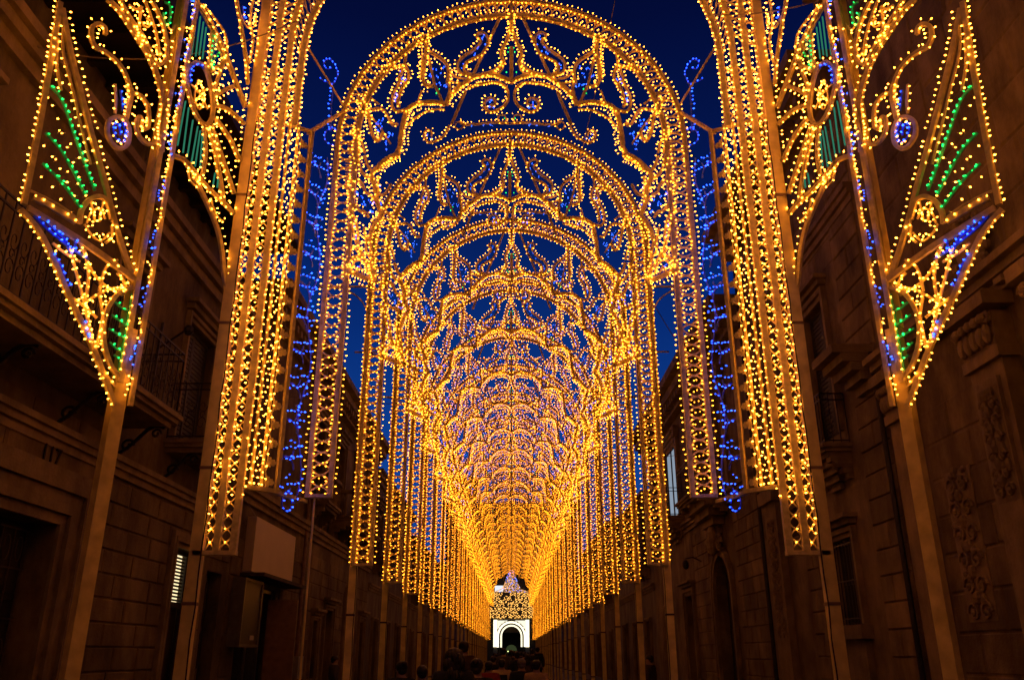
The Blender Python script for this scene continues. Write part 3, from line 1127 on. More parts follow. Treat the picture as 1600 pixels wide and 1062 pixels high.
# (ornament name, photograph points, bulbs: string of side/colour specs, lath width)
LACE = [
    ('crown_palm', cA([(1510, 170), (1500, 330), (1465, 460), (1405, 580), (1388, 660), (1425, 745)]), 'lr', .035),
    ('crown_palm', cA([(1500, 560), (1500, 960)]), '', .03),
    ('crown_palm', cA([(1425, 745), (1380, 790), (1290, 850), (1150, 895)]), 'lr', .035),
    ('crown_palm', cA([(1420, 745), (1400, 830), (1330, 900)]), 'r', .02),
    ('hook_scroll', cA([(1105, 455), (1108, 410), (1160, 392), (1215, 425), (1232, 490), (1205, 580), (1155, 650), (1070, 695), (985, 740), (945, 800), (965, 860), (1040, 890)]), 'l', .03),
    ('hook_scroll', cA([(1105, 455), (1150, 480), (1130, 530), (1050, 605), (950, 670), (885, 735), (878, 820), (930, 880), (1040, 905)]), 'r', .03),
    ('scallop', cA([(1517, 975), (1400, 920), (1280, 890), (1100, 905), (1000, 955), (900, 1035)]) + cD([(470, 235), (370, 340), (310, 410), (280, 490)]), 'L', .055),
    ('crown_scroll', cD([(540, 290), (620, 258), (700, 238), (800, 225), (900, 228), (970, 262), (1015, 330), (1015, 430), (960, 510)]), 'R', .028),
    ('crown_scroll', cD([(960, 510), (870, 560), (800, 572), (750, 535), (735, 480), (760, 430), (810, 412), (850, 430), (862, 470), (830, 505), (800, 490)]), 'L', .028),
    ('flame', cA([(480, 420), (495, 600), (475, 800), (465, 930), (480, 1000)]) + cD([(30, 243), (70, 268), (130, 262)]), 'lr', .035),
    ('flame', cA([(430, 430), (450, 600), (450, 800), (430, 940)]), 'r', .018),
    ('flame', cA([(480, 420), (520, 590), (600, 655), (690, 710), (750, 790), (762, 900), (745, 1000)]) + cD([(310, 210), (325, 300), (300, 430)]), 'l', .035),
    ('flame', cA([(520, 650), (560, 830), (600, 1000)]) + cD([(185, 330), (245, 475)]), '', .03),
    ('tendril', cA([(780, 850), (850, 915), (960, 940)]), 'l', .02),
    ('tendril', cA([(775, 960), (850, 985), (940, 985)]), '', .02),
    ('strut', cA([(1395, 165), (1250, 480), (1150, 690), (1060, 880)]), '', .03),
    ('strut', cD([(510, 330), (430, 520), (345, 715)]), '', .03),
    ('strut', cA([(290, 480), (265, 620), (245, 770)]), '', .03),
    ('long_leaf', cA([(215, 770), (215, 850), (180, 940)]) + cB([(940, 60), (900, 130), (845, 230), (818, 330), (830, 430), (880, 482), (960, 472), (1040, 440)]), 'r', .03),
    ('long_leaf', cA([(245, 770), (290, 860), (285, 950), (240, 1010)]) + cB([(1020, 90), (950, 180), (915, 290), (895, 390), (930, 415)]), 'lr', .03),
    ('branch', cA([(-30, 850), (50, 825), (140, 800), (240, 775)]), 'lr', .035),
    ('scallop', cD([(280, 490), (240, 470), (100, 455)]) + cB([(1280, 362), (1160, 378), (1045, 445), (1000, 530), (975, 640), (950, 760), (935, 870), (925, 980), (890, 1050)]) + cC([(505, 8)]), 'L', .055),
    ('scallop', cD([(270, 540), (130, 545), (30, 575)]) + cB([(1240, 510), (1160, 560), (1080, 620), (1030, 680)]), 'L', .022),
    ('tendril', cB([(1230, 190), (1180, 330), (1110, 420), (1040, 460)]), 'l', .02),
    ('flower_cup', cB([(345, 280), (400, 390), (470, 500), (510, 620), (530, 740), (570, 850), (620, 890), (665, 850), (690, 770)]), 'lr', .035),
    ('flower_cup', cB([(445, 465), (540, 462), (640, 445), (710, 480), (765, 560), (800, 640), (850, 670), (900, 650)]), 'lr', .03),
    ('strut', cB([(410, 195), (520, 290), (640, 380)]), '', .02),
    ('tendril', cB([(480, 500), (640, 680), (730, 820), (800, 930)]), '', .02),
    ('long_leaf', cB([(250, 740), (320, 760), (375, 840), (415, 940), (440, 1050)]), 'lr', .025),
    ('long_leaf', cB([(260, 790), (320, 830), (345, 950), (370, 1060)]), 'l', .022),
    ('scallop', cC([(510, 5), (440, 22), (370, 70), (310, 135), (290, 150)]), 'L', .05),
    ('scallop', cC([(500, 25), (430, 60), (370, 105), (340, 135)]), 'L', .022),
    ('scallop', cC([(290, 150), (310, 220), (330, 320), (345, 400), (372, 465)]), 'lr', .05),
    ('side_leaf', cC([(190, 20), (205, 110), (235, 160), (290, 200), (320, 260)]), 'lr', .03),
    ('side_leaf', cC([(240, 20), (262, 90), (300, 140)]), 'lr', .03),
    ('side_leaf', cC([(345, 170), (340, 240), (350, 310), (400, 300), (440, 230)]), 'l', .025),
    ('side_flower', cC([(92, 245), (130, 205), (180, 195), (222, 228), (245, 290), (300, 330), (345, 400)]), 'lr', .03),
    ('side_flower', cC([(92, 245), (130, 300), (160, 380), (200, 430), (240, 440), (270, 480)]), 'lr', .03),
    ('scallop', cC([(372, 465), (320, 530), (288, 600), (270, 655)]), 'LR', .045),
    ('side_scroll', cC([(80, 425), (130, 432), (168, 490), (188, 590), (192, 690), (230, 770)]), 'lr', .025),
    ('side_scroll', cC([(120, 470), (150, 520), (165, 640), (200, 730), (230, 770)]), 'l', .022),
    ('side_leaf', cC([(270, 655), (290, 740), (298, 850), (330, 960)]), 'lr', .035),
    ('side_leaf', cC([(235, 560), (250, 650), (255, 740), (300, 800)]), 'lr', .025),
    ('shell_fan', cC([(88, 872), (170, 905), (250, 940), (332, 968)]), 'LR', .05),
    ('shell_fan', cC([(88, 872), (125, 810), (180, 775), (235, 788), (280, 860), (325, 960)]), 'lr', .03),
    ('shell_fan', cC([(140, 870), (165, 815), (205, 805), (245, 840), (265, 905)]), 'l', .022),
    ('shell_fan', cC([(180, 890), (205, 850), (225, 900)]), 'l', .018),
    ('side_scroll', cC([(135, 740), (140, 705), (165, 710), (190, 745), (235, 775)]), 'lr', .022),
]
for k in range(5):
    LACE.append(('side_rungs', cB([(205, 900 + 40 * k), (300, 905 + 40 * k)]), '', .012))
for k in range(9):
    LACE.append(('side_rungs', cC([(95, 40 + 22 * k), (180, 44 + 22 * k)]), '', .010))
SPOTS = [('B', cA([(580, 820), (540, 900), (560, 910), (640, 920), (670, 870), (620, 820), (700, 810), (620, 1000), (670, 1010), (710, 1020), (740, 1030)])),
         ('B', cA([(1175, 440), (1165, 470), (1120, 560), (1080, 640), (1200, 530), (1170, 620), (940, 760), (920, 810)])),
         ('B', cA([(215, 830), (215, 940), (200, 990), (262, 940), (255, 970)])),
         ('B', cB([(880, 240), (870, 300), (865, 345), (600, 700), (640, 600), (680, 610), (660, 650), (680, 690), (620, 740), (770, 770), (790, 790), (830, 790), (740, 890), (740, 940), (740, 1000), (780, 820), (600, 650)])),
         ('B', cC([(180, 290), (190, 315), (215, 320), (235, 365), (240, 390), (270, 350), (300, 380), (285, 430), (295, 440), (345, 240), (350, 300), (365, 385), (150, 490), (165, 550), (178, 620), (182, 650), (190, 850)])),
         ('B', cD([(800, 455), (795, 510), (830, 495), (845, 520)])),
         ('b', cA([(560, 700), (600, 700), (570, 745), (630, 740), (660, 765), (680, 815), (720, 870), (720, 910)])),
         ('G', cA([(1480, 570), (1470, 620), (1490, 650), (850, 850), (900, 850), (1450, 860)])),
         ('G', cD([(165, 350), (200, 300)])),
         ('b', cD([(20, 300), (60, 330), (330, 130), (330, 180), (400, 130), (460, 130), (380, 80)])),
         ('b', cC([(150, 200), (200, 240), (250, 210), (270, 260), (250, 170), (150, 340), (120, 460), (230, 540), (240, 620), (200, 700), (220, 730), (260, 800)]))]
CREST = [
    ('crest_bar', T(660, 100, 7.586, [(450, 680), (520, 715), (700, 705), (890, 690), (1050, 700)]), 'l', .03),
    ('crest_curl', T(660, 100, 7.586, [(125, 850), (125, 800), (90, 778), (45, 800), (35, 850), (60, 900), (120, 930), (190, 900), (260, 860), (310, 790), (335, 720)]), 'rl', .028),
    ('crest_curl', T(660, 100, 7.586, [(440, 680), (490, 690), (500, 735), (460, 770), (415, 750), (410, 700), (440, 680)]), 'l', .022),
    ('crest_curl', T(660, 100, 7.586, [(930, 600), (990, 605), (1010, 650), (980, 700), (935, 695), (915, 650), (930, 600)]), 'l', .022),
]
CSPOTS = [('B', cD([(80, 830), (110, 880), (150, 885), (600, 735), (740, 725), (820, 715), (830, 720)])), ('G', cD([(990, 640)]))]


def lace_item(mb, bl, pl, src_pl, px, spec, w, mirror, sparse=1.0):
    w = w * (1.3 if sparse < 1.5 else 1.7)
    pts = smooth([src_pl.px(*p) for p in px], 3)
    if mirror:
        pts = [(-a, z) for a, z in pts]
    mb.lath(pl, pts, w, .04 if w > .03 else .022)
    for ch in spec:
        side = 1 if ch in 'lL' else -1
        if mirror:
            side = -side
        gap = (.066 if ch in 'lr' else .048) * sparse
        bl.row(pl, pts, 'b', side, w / 2 + .026, gap * rnd.uniform(.95, 1.1), .040)
        if ch in 'LR' and w > .05:
            bl.row(pl, pts, 'b', side, w / 2 + .068, gap * 1.3, -.02)


def build_arch(zb, detailed=True, thin=False):
    """parts of one arch in its own frame (origin on the street under its crown)"""
    pl = Plane((0, 0), (1, 0))
    root = empty('light_arch', (0, 0, 0))
    sparse = 1.0 if thin else 1.25 if detailed else 1.6
    bl = Bulbs()
    outer, inner = ring_path(RO, zb), ring_path(RI, zb)
    MB().lath(pl, outer, .062, .07).build('outer_board', M_WOOD, root)
    MB().lath(pl, inner, .062, .07).build('inner_board', M_WOOD, root)
    for s in (-1, 1):
        cap = MB()
        cap.lath(pl, [(s * (RO + .03), zb), (s * (RI - .03), zb)], .045, .085)
        cap.build('end_plate', M_WOOD, root)
    # lattice of bent strips between the two boards
    lt = MB()
    mid = resample(ring_path((RO + RI) / 2, zb + .05), .15)
    for i, (a, z, na, nz) in enumerate(mid):
        ta, tz = nz, -na
        hw = (RO - RI) / 2 - .02
        for s in (-1, 1):
            pts = []
            for k in range(5):
                t = k / 4
                x = hw * s * (1 - t)
                y = .075 * math.sin(t * math.pi * .5)
                pts.append((a + na * x + ta * y, z + nz * x + tz * y))
            lt.lath(pl, pts, .02 if thin else .03, .02)
            pts = [(2 * a - p + ta * .0, 2 * z - q) for p, q in pts]
            lt.lath(pl, pts, .02 if thin else .03, .02)
    tag(lt.build('lattice', M_WOOD, root), kind='stuff')
    bl.row(pl, outer, 'b', 1, .06, .085, .03)
    bl.row(pl, outer, 'b', -1, .056, .07, .045)
    bl.row(pl, inner, 'b', -1, .07, .085, .03)
    bl.row(pl, inner, 'b', 1, .056, .07, .045)
    bl.row(pl, ring_path((RO + RI) / 2 + .022, zb + .03), 'b', 0, 0, .15, .0)
    bl.row(pl, ring_path((RO + RI) / 2 - .022, zb + .06), 'b', 0, 0, .15, .0)
    # crown clip
    MB().lath(pl, [(0, ZT + .06), (0, ZT - .42)], .05, .09).build('crown_batten', M_WOOD, root)
    joined = MB()
    for s in (0, 1):
        for src, spl in ((LACE, A1), ([] if thin else CREST, A2)):
            for nm, px, spec, w in src:
                mb = MB() if detailed else joined
                lace_item(mb, bl, pl, spl, px, spec, w, s, 1.0 if nm in ('scallop', 'shell_fan') else sparse * (1.45 if nm.startswith('side') else 1.0))
                if detailed:
                    mb.build(nm, M_WOOD, root)
        for src, spl in ((SPOTS, A1), ([] if thin else CSPOTS, A2)):
            for c, px in src:
                for ip, p in enumerate(px):
                    if not detailed and (c == 'b' or ip % 4):
                        continue
                    a, z = spl.px(*p)
                    bl.spot(pl, -a if s else a, z, c, 0)
                    if c == 'B' and detailed:
                        bl.spot(pl, (-a if s else a) + rnd.uniform(-.03, .03), z + rnd.uniform(-.04, .04), c, 0)
    if not detailed:
        tag(joined.build('lacework', M_WOOD, root), kind='stuff')
    for s in (-1, 1):
        if thin:
            continue
        # outward wall bracket with its quarter-round brace
        br = MB()
        br.lath(pl, [(s * (RO + .02), 8.15), (s * (RO + 1.0), 8.15)], .03, .03)
        br.lath(pl, [(s * (RO + .75 - .75 * math.cos(t * math.pi / 14)), 7.4 + .73 * math.sin(t * math.pi / 14)) for t in range(8)], .025, .025)
        br.build('side_bracket', M_WOOD, root)
        po = MB()
        po.box(s * 2.66 - .06, s * 2.66 + .06, .045, .165, 0, 9.6)
        pol = po.build('pole', M_POLE, root)
        pw = MB()
        x_ = s * 2.66 - s * .068
        pw.polytube([(x_ + .006 * math.sin(k * 2.1), .04 + .004 * math.cos(k * 3), .15 + k * .36) for k in range(9)], .008, 4)
        pw.build('power_cable', M_IRON, pol)
        for zz in (.9, 2.2):
            MB().box(s * 2.66 - .068, s * 2.66 + .068, .037, .173, zz, zz + .03).build('strap', M_IRON, pol)
    bl.build(root, (0, 0, 0), .0095 if detailed else .0100, blue=M_BLUE if thin else M_BLUE_N if detailed else M_BLUE_S, gold=M_GOLD_S if detailed else M_GOLD_F)
    return root


ORD = ['first', 'second', 'third', 'fourth', 'fifth', 'sixth', 'seventh', 'eighth', 'ninth', 'tenth', 'eleventh', 'twelfth', 'thirteenth', 'fourteenth', 'fifteenth', 'sixteenth',
       'seventeenth', 'eighteenth', 'nineteenth', 'twentieth', 'twenty-first', 'twenty-second', 'twenty-third', 'twenty-fourth']
NARCH, STEP = 24, 3.68
first = build_arch(3.52, thin=True)
first.location = (0, 10.86, 0)
tag(first, 'largest arch of warm bulbs, hung between the blue-lit side panels clear of the ground', 'light arch', 'arches of warm bulbs over the street')
second = build_arch(ZB)
tenth = build_arch(ZB, False)
for k in range(1, NARCH):
    a = second if k == 1 else build_arch(ZB + rnd.uniform(-.015, .015)) if k < 9 else tenth if k == 9 else copy_tree(tenth)
    a.location = (rnd.uniform(-.02, .02), 10.86 + k * STEP, rnd.uniform(-.03, .03) if k > 1 else 0)
    a.rotation_euler = (0, R(rnd.uniform(-.15, .15)), R(rnd.uniform(-.6, .6)))
    if k == 1:
        lb = 'nearest arch of warm bulbs that stands on its own two white poles'
    elif k < 12:
        lb = f'{ORD[k]} arch of warm bulbs on white poles counting inward from the entrance'
    elif k < NARCH - 1:
        lb = f'far arch of warm bulbs, {ORD[NARCH - 1 - k]} counting back from the arch nearest the church'
    else:
        lb = 'last and smallest-looking arch of warm bulbs framing the white church portal'
    tag(a, lb, 'light arch', 'arches of warm bulbs over the street')
# the decorated street runs on behind the camera, unseen; bulbs strengthened to light posts and walls facing it
for k, y in enumerate((1.6, -2.1, -5.8)):
    a = copy_tree(first)
    a.location = (0, y, 0)
    for ch in a.children:
        if ch.name.startswith('gold_bulbs'):
            ch.data = with_bulbs = ch.data.copy()
            with_bulbs.materials.clear()
            with_bulbs.materials.append(M_GOLD)
    tag(a, f'arch of warm bulbs over the stretch of street behind the photographer, {ORD[k]} one back', 'light arch', 'arches of warm bulbs behind the photographer')

#PORTAL
# ================================================================== entrance portal: two towers joined by a great arch overhead
D0 = 9.6
PR = [(3.53, .16), (3.31, .075), (3.12, .075), (2.94, .075)]
PL = Plane((0, D0), (1, 0))
portal = tag(empty('entrance_portal', (0, D0, 0)), 'tall gilded entrance portal of beaded lattice bands rising on two square posts', 'light portal')
pbl = Bulbs()
pz = 9.35
SPRING = [11.4, 10.3, 9.8, 9.45]
PPATH = []
for i, (r, w) in enumerate(PR):
    zb = [0, 2.66, 2.66, 8.3][i]
    zs = SPRING[i]
    pts = [(-r, zb + (zs - zb) * k / 12) for k in range(12)] + [(-r * math.cos(math.pi * k / 26), zs + r * math.sin(math.pi * k / 26)) for k in range(27)] + [(r, zs - (zs - zb) * k / 12) for k in range(1, 13)]
    PPATH.append(pts)
    if i == 0:
        n3 = len(pts)
        MB().lath(PL, pts[12:n3 - 12], w * .7, .12).build('outer_board', M_WOOD, portal, (0, D0, 0))
        for s in (-1, 1):
            MB().box(s * r - .065, s * r + .065, D0 - .05, D0 + .08, 0, SPRING[0] + .1).build('post', M_POLE, portal, (0, D0, 0))
    else:
        MB().lath(PL, pts, w, .07).build('lattice_board', M_WOOD, portal, (0, D0, 0))
    up = [p for p in pts if p[1] > 2.7]
    if i:
        pbl.row(PL, up, 'b', 1, .062, .095, .05)
    if i in (0, 1, 2):
        pbl.row(PL, up, 'b', -1, .062 + (.04 if i == 0 else 0), .095, .05)
    if i == 3:
        pbl.row(PL, up, 'b', -1, .065, .08, .04)
    if i == 0:
        pbl.row(PL, [p for p in pts if p[1] > 6.8], 'b', 1, .12, .09, .02)
lt = MB()


def scale_lattice(mb, pl, a0, a1, z0, z1, step=.155, b=None, path=None):
    """fish-scale strips between two boards with a bulb on each crossing"""
    z = z0
    i = 0
    while z < z1 - step * .5:
        m_ = (a0 + a1) / 2
        hw = (a1 - a0) / 2
        for s in (-1, 1):
            mb.lath(pl, [(m_ + s * hw, z), (m_ + s * hw * .45, z + step * .30), (m_, z + step * .5)], .014, .02)
            mb.lath(pl, [(m_ + s * hw, z + step), (m_ + s * hw * .45, z + step * .70), (m_, z + step * .5)], .014, .02)
        if b is not None:
            b.spot(pl, m_ + rnd.uniform(-.02, .02), z + step * .5, 'b', .03)
        z += step
        i += 1


for s in (-1, 1):
    for (ra, rb, z0) in ((3.44, 3.335, 0), (3.285, 3.145, 0), (3.095, 2.965, 8.4)):
        a0, a1 = sorted((s * ra, s * rb))
        scale_lattice(lt, PL, a0, a1, max(z0, 2.7), pz, .15, pbl)
def above(pts, n=72):
    q = resample([p for p in pts if p[1] >= pz - .02], .02)
    return [q[int(k * (len(q) - 1) / n)][:2] for k in range(n + 1)]


for i in range(3):
    P_, Q_ = above(PPATH[i]), above(PPATH[i + 1])
    for k in range(72):
        lt.lath(PL, [P_[k], Q_[k + 1]], .014, .02)
        lt.lath(PL, [Q_[k], P_[k + 1]], .014, .02)
tag(lt.build('lattice', M_WOOD, portal, (0, D0, 0)), kind='stuff')
for s in (-1, 1):
    MB().lath(PL, [(s * 3.56, 2.66), (s * 3.08, 2.66)], .05, .1).build('end_plate', M_WOOD, portal, (0, D0, 0))
pbl.build(portal, (0, D0, 0), .0092)

# slanted side panels that tie the portal to the first arch (left one built, right one its mirror copy)
SPB = (-3.0, 9.85, 0)
side = tag(empty('side_panel', SPB), 'slanted hanging panel of gold bead strings and blue curls, left of the first arch', 'light panel', 'blue-lit side panels by the first arch')
S1 = Plane((-3.06, 9.72), (.27, .30))       # bead strings to the frame board
S2 = Plane((-2.84, 10.0), (.17, .82))       # blue curls, frame board to first arch
sb = Bulbs()
L_ = .37
zb_, zt_ = 3.42, 8.5
m = MB()
m.lath(S1, [(L_, zb_), (L_, zt_)], .05, .05)
m.build('frame_board', M_WOOD, side, SPB)
m = MB()
m.lath(S1, [(-.05, zb_), (L_ + .03, zb_)], .05, .07)
m.build('bottom_board', M_WOOD, side, SPB)
m = MB()
m.lath(S2, [(.03, zb_), (.88, zb_ + .03)], .05, .05)
m.build('bottom_board', M_WOOD, side, SPB)
m = MB()
m.tube((-3.54, 9.58, 8.48), (-2.84, 10.0, 8.5), .03, 4)
m.tube((-2.86, 9.98, 8.46), (-2.62, 10.84, 9.42), .03, 4)
m.tube((-2.95, 9.6, 9.75), (-2.6, 10.86, 9.55), .016, 4)
m.build('tie_beam', M_WOOD, side, SPB)
for k, a in enumerate((.0, .06, .12, .17)):
    z = zb_ + .05
    i = 0
    while z < zt_ - .05:
        sb.add('b', S1.to3(a + (.018 if i % 2 else -.018) + rnd.gauss(0, .004), z, .02 + rnd.gauss(0, .008)), S1.dir3(rnd.gauss(0, .5), rnd.gauss(0, .4), 1))
        z += .075 if k % 2 else .085
        i += 1
for a in (.015, .155):
    m = MB().lath(S1, [(a, zb_), (a, zt_)], .03, .03)
    m.build('bead_batten', M_WOOD, side, SPB)
z = zb_ + .1
while z < zt_ - .15:      # pierced tri-lobed leaves
    m = MB()
    m.lath(S1, [(.19, z - .115), (.215, z - .05), (.205, z), (.215, z + .05), (.19, z + .115)], .014, .02)
    m.lath(S1, [(.205, z), (.32, z)], .036, .02)
    m.lath(S1, [(.285, z - .04), (.285, z + .04)], .040, .018)
    m.lath(S1, [(.235, z - .062), (.235, z + .062)], .036, .018)
    m.build('trefoil_leaf', M_WOOD, side, SPB)
    z += .235
z = zb_ + .12
cur = MB()
i = 0
while z < zt_ - .1:
    r = .13
    c0 = .2 + .04 * (i % 2)
    sgn = 1 if i % 2 else -1
    pts = [(c0 + .16 * math.cos(t * .45) * 1.3, z + sgn * r * math.sin(t * .45)) for t in range(8)]
    cur.lath(S2, pts, .016, .016)
    for k in range(6):
        sb.spot(S2, .08 + .10 * k + rnd.uniform(-.02, .02), z + .05 * sgn + .03 * k + rnd.uniform(-.02, .02), 'B', .02)
    if rnd.random() < .7:
        for k in range(2):
            sb.spot(S2, .3 + rnd.uniform(-.15, .3), z + .12 + rnd.uniform(-.03, .03), 'B', .02)
    z += .235
    i += 1
tag(cur.build('curls', M_BLATH, side, SPB), kind='stuff')
for s in (-1, 1):
    m = MB()
    m.polytube([(s * 3.455 + .008 * math.sin(k * 2.3), D0 - .052, .1 + k * .33) for k in range(26)], .009, 4)
    m.build('power_cable', M_IRON, portal, (0, D0, 0))
    for zz in (.8, 2.1, 3.6, 5.4, 7.2):
        MB().box(s * 3.53 - .072, s * 3.53 + .072, D0 - .057, D0 + .088, zz, zz + .035).build('steel_strap', M_PIPE, portal, (0, D0, 0))
m = MB()
pts = [(.55 + .12 * math.sin(k * .9), zb_ - .05 + (zt_ - zb_) * k / 24) for k in range(25)]
m.lath(S2, smooth(pts, 3), .016, .016)
m.build('wavy_rail', M_BLATH, side, SPB)
sb.row(S2, smooth(pts, 3), 'B', 0, 0, .14, .02)
m = MB()
pts = [(.35 + .14 * math.cos(t * .5), zb_ - .06 + .12 * math.sin(t * .5)) for t in range(13)]
m.lath(S2, pts, .016, .016)
sb.row(S2, pts, 'B', 0, 0, .09, .02)
# blue finial curling up beside the arch
fin = MB()
A1s = A1
for px in ([(505, 200), (498, 197), (484, 205), (487, 215)], [(528, 205), (518, 200), (508, 208), (510, 222), (522, 228)], [(520, 132), (527, 120), (525, 104), (514, 92), (506, 98), (510, 108), (518, 106)], [(500, 122), (508, 128), (520, 130)]):
    p = smooth([A1s.px(*q) for q in px], 3)
    fin.lath(A1s, p, .016, .016)
    sb.row(A1s, p, 'B', 0, 0, .07, .02)
p = [A1s.px(517, 205), A1s.px(518, 165), A1s.px(522, 130)]
fin.lath(A1s, p, .016, .016)
sb.row(A1s, p, 'B', 1, .03, .075, .02)
fin.build('blue_finial', M_BLATH, side, SPB)
m.build('bottom_ring', M_BLATH, side, SPB)
sb.build(side, SPB, .0105)
mirror_root(side, 'slanted hanging panel of gold bead strings and blue curls, right of the first arch', (3.0, 9.85, 0))
# thin prop under each end of the first arch
for s in (-1, 1):
    m = MB()
    m.tube((s * 2.56, 10.9, 0), (s * 2.56, 10.9, 3.5), .016, 6)
    if s < 0:
        tag(m.build('prop_pole', M_POLE, None, (s * 2.56, 10.9, 0)), 'thin bare prop pole under the hanging left end of the first arch', 'pole')

#WINGS
# ================================================================== the folded wing screens (left traced, right is the mirror copy)
WP = (-3.62, 9.52)
W = Plane(WP, (-.60, -.88))
WB = (WP[0], WP[1], 0)
wing = tag(empty('wing_screen', WB), 'angled wing screen of curls, fan wheel and green-lit lozenge, left of the portal', 'light screen', 'wing screens beside the portal')
wb = Bulbs()
c1 = lambda p: T(0, 0, 3.035, p)
c2 = lambda p: T(0, 350, 3.035, p)
cE = lambda p: T(130, 0, 5.9, p)


def wing_part(name, items, mat=M_WOOD, off=0.0):
    """every board of an ornament is its own piece"""
    for it in items:
        mb = MB()
        px, spec, w = it[:3]
        pts = [W.px(*p) for p in px]
        if len(pts) > 2:
            pts = smooth(pts, 4)
        mb.lath(W, pts, w, .045 if w > .035 else .02, off)
        for ch in spec:
            sd = {'l': 1, 'r': -1, 'L': 1, 'R': -1, 'g': 0, 'B': 0, 'G': 0}[ch]
            cc = {'B': 'B', 'G': 'G'}.get(ch, 'b')
            wb.row(W, pts, cc, sd, w / 2 + .03, .095 if ch in 'lrg' else .075, off + .03, .007)
        mb.build(name, mat, wing, WB)


# which way is "left" of a traced lath is fixed by the plane's own direction (a grows towards the viewer's left)
pa = W.px(240, 350)[0]
pz0 = .0
pole = MB()
pb_ = W.px(178, 695)
pole_a = W.px(176, 700)[0]
q = W.to3(pole_a, 0, -.02)
pc = (q[0], q[1])
ux, uy = W.u
nx, ny = W.n
for name, da0, da1, n0_, n1_, z0, z1 in (('pole', -.12, .12, -.11, .0, 0, 11.4), ('pole_front_board', .015, .075, .008, .05, 4.35, 11.0), ('pole_rear_board', -.135, -.085, .008, .05, 4.12, 11.4)):
    if name == 'pole':
        da0, da1 = -.075, .075
        z1 = 5.0
    m = MB()
    vv = []
    for zz in (z0, z1):
        for a_, n_ in ((da0, n0_), (da1, n0_), (da1, n1_), (da0, n1_)):
            vv.append((pc[0] + ux * a_ + nx * n_, pc[1] + uy * a_ + ny * n_, zz))
    m.v = vv
    m.f = [(0, 1, 2, 3), (4, 7, 6, 5)] + [(k, 4 + k, 4 + (k + 1) % 4, (k + 1) % 4) for k in range(4)]
    m.build(name, M_POLE if name == 'pole' else M_WOOD, wing, WB)
# slimmer upper pole
m = MB()
vv = []
for zz in (5.0, 11.4):
    for a_, n_ in ((.0, -.12), (.09, -.12), (.09, .0), (.0, .0)):
        vv.append((pc[0] + ux * a_ + nx * n_, pc[1] + uy * a_ + ny * n_, zz))
m.v = vv
m.f = [(0, 1, 2, 3), (4, 7, 6, 5)] + [(k, 4 + k, 4 + (k + 1) % 4, (k + 1) % 4) for k in range(4)]
m.build('upper_pole', M_POLE, wing, WB)
z = 4.22
i = 0
while z < 11.2:
    cc = 'B' if i % 2 else 'b'
    for k in range(7 if cc == 'B' else 6):
        wb.spot(W, pole_a - .035 + rnd.uniform(-.04, .04), z + .045 * k + rnd.uniform(-.02, .02), cc, .05)
    z += .34
    i += 1
wb.row(W, [(pole_a - .11, 6.5), (pole_a - .11, 11.3)], 'b', -1 if W.u[0] < 0 else 1, .05, .1, .03)

wing_part('fan_wheel_rim', [(c1([(930, 295), (965, 315), (990, 370), (1005, 450), (1010, 520), (1000, 570), (975, 590), (945, 570), (915, 510), (895, 440), (885, 380), (900, 320), (930, 295)]), 'r', .05)])
wing_part('fan_wheel_heart', [(c1([(925, 440), (940, 380), (960, 420), (965, 480), (945, 520), (925, 480), (925, 440)]), 'lg', .02), (c1([(905, 400), (950, 450), (985, 520)]), 'g', .02), (c1([(985, 420), (950, 450), (915, 500)]), 'g', .02)])
wing_part('blue_crescent', [(c1([(898, 400), (895, 350), (915, 315), (945, 315), (960, 330)]), 'BB', .02)], M_BLATH, .02)
wing_part('upper_border', [(c1([(940, 20), (1000, 110), (1060, 240), (1110, 370), (1165, 510)]), 'r', .06), (c1([(960, 20), (1020, 90), (1062, 150), (1075, 200), (1075, 260)]), 'l', .03), (cE([(1050, 40), (1170, 270), (1290, 560)]), 'r', .02)])
SPK = [[(1015, 460), (1060, 430), (1110, 410)], [(1015, 500), (1080, 520), (1160, 590)], [(1020, 560), (1090, 660), (1140, 770)], [(1000, 590), (1050, 740), (1110, 920)],
       [(985, 595), (1020, 720), (1045, 860), (1060, 960)], [(965, 600), (975, 720), (960, 830)], [(1000, 340), (1040, 310), (1080, 290)], [(1010, 430), (1030, 380), (1060, 290)], [(985, 330), (1000, 250), (1000, 160)]]
for k, s in enumerate(SPK):
    wing_part('fan_spoke', [(c1(s), 'lr', .05 if k < 5 else .04)])
wing_part('lower_border', [(c1([(825, 740), (880, 765), (940, 840), (1000, 905), (1060, 960), (1110, 1015)]), 'lr', .05), (c1([(880, 765), (925, 850), (975, 950), (1020, 1055)]) + c2([(1040, 60), (1055, 150), (1062, 240), (1078, 330)]), 'r', .05)])
wing_part('lower_curl', [(c1([(890, 800), (900, 850), (925, 880), (950, 890), (950, 850), (920, 820)]), 'lr', .02), (c1([(1000, 940), (1020, 1010), (1060, 1055)]), 'lr', .02)])
for x0, y0, x1, y1 in ((935, 50, 908, 262), (950, 80, 928, 268), (965, 105, 945, 262), (978, 130, 960, 280), (880, 480, 842, 690), (895, 510, 868, 725), (915, 570, 888, 745), (938, 600, 908, 770), (950, 620, 925, 790), (960, 640, 948, 800), (1030, 180, 990, 330), (1040, 800, 1030, 890), (1020, 820, 1010, 880)):
    wing_part('green_lath', [(c1([(x0, y0), (x1, y1)]), '', .012)], M_TEAL)
for s in ([(1200, 330), (1170, 480), (1180, 620)], [(1250, 480), (1200, 560), (1180, 640)]):
    wing_part('green_lath', [(cE(s), 'G', .015)], M_GTUBE)
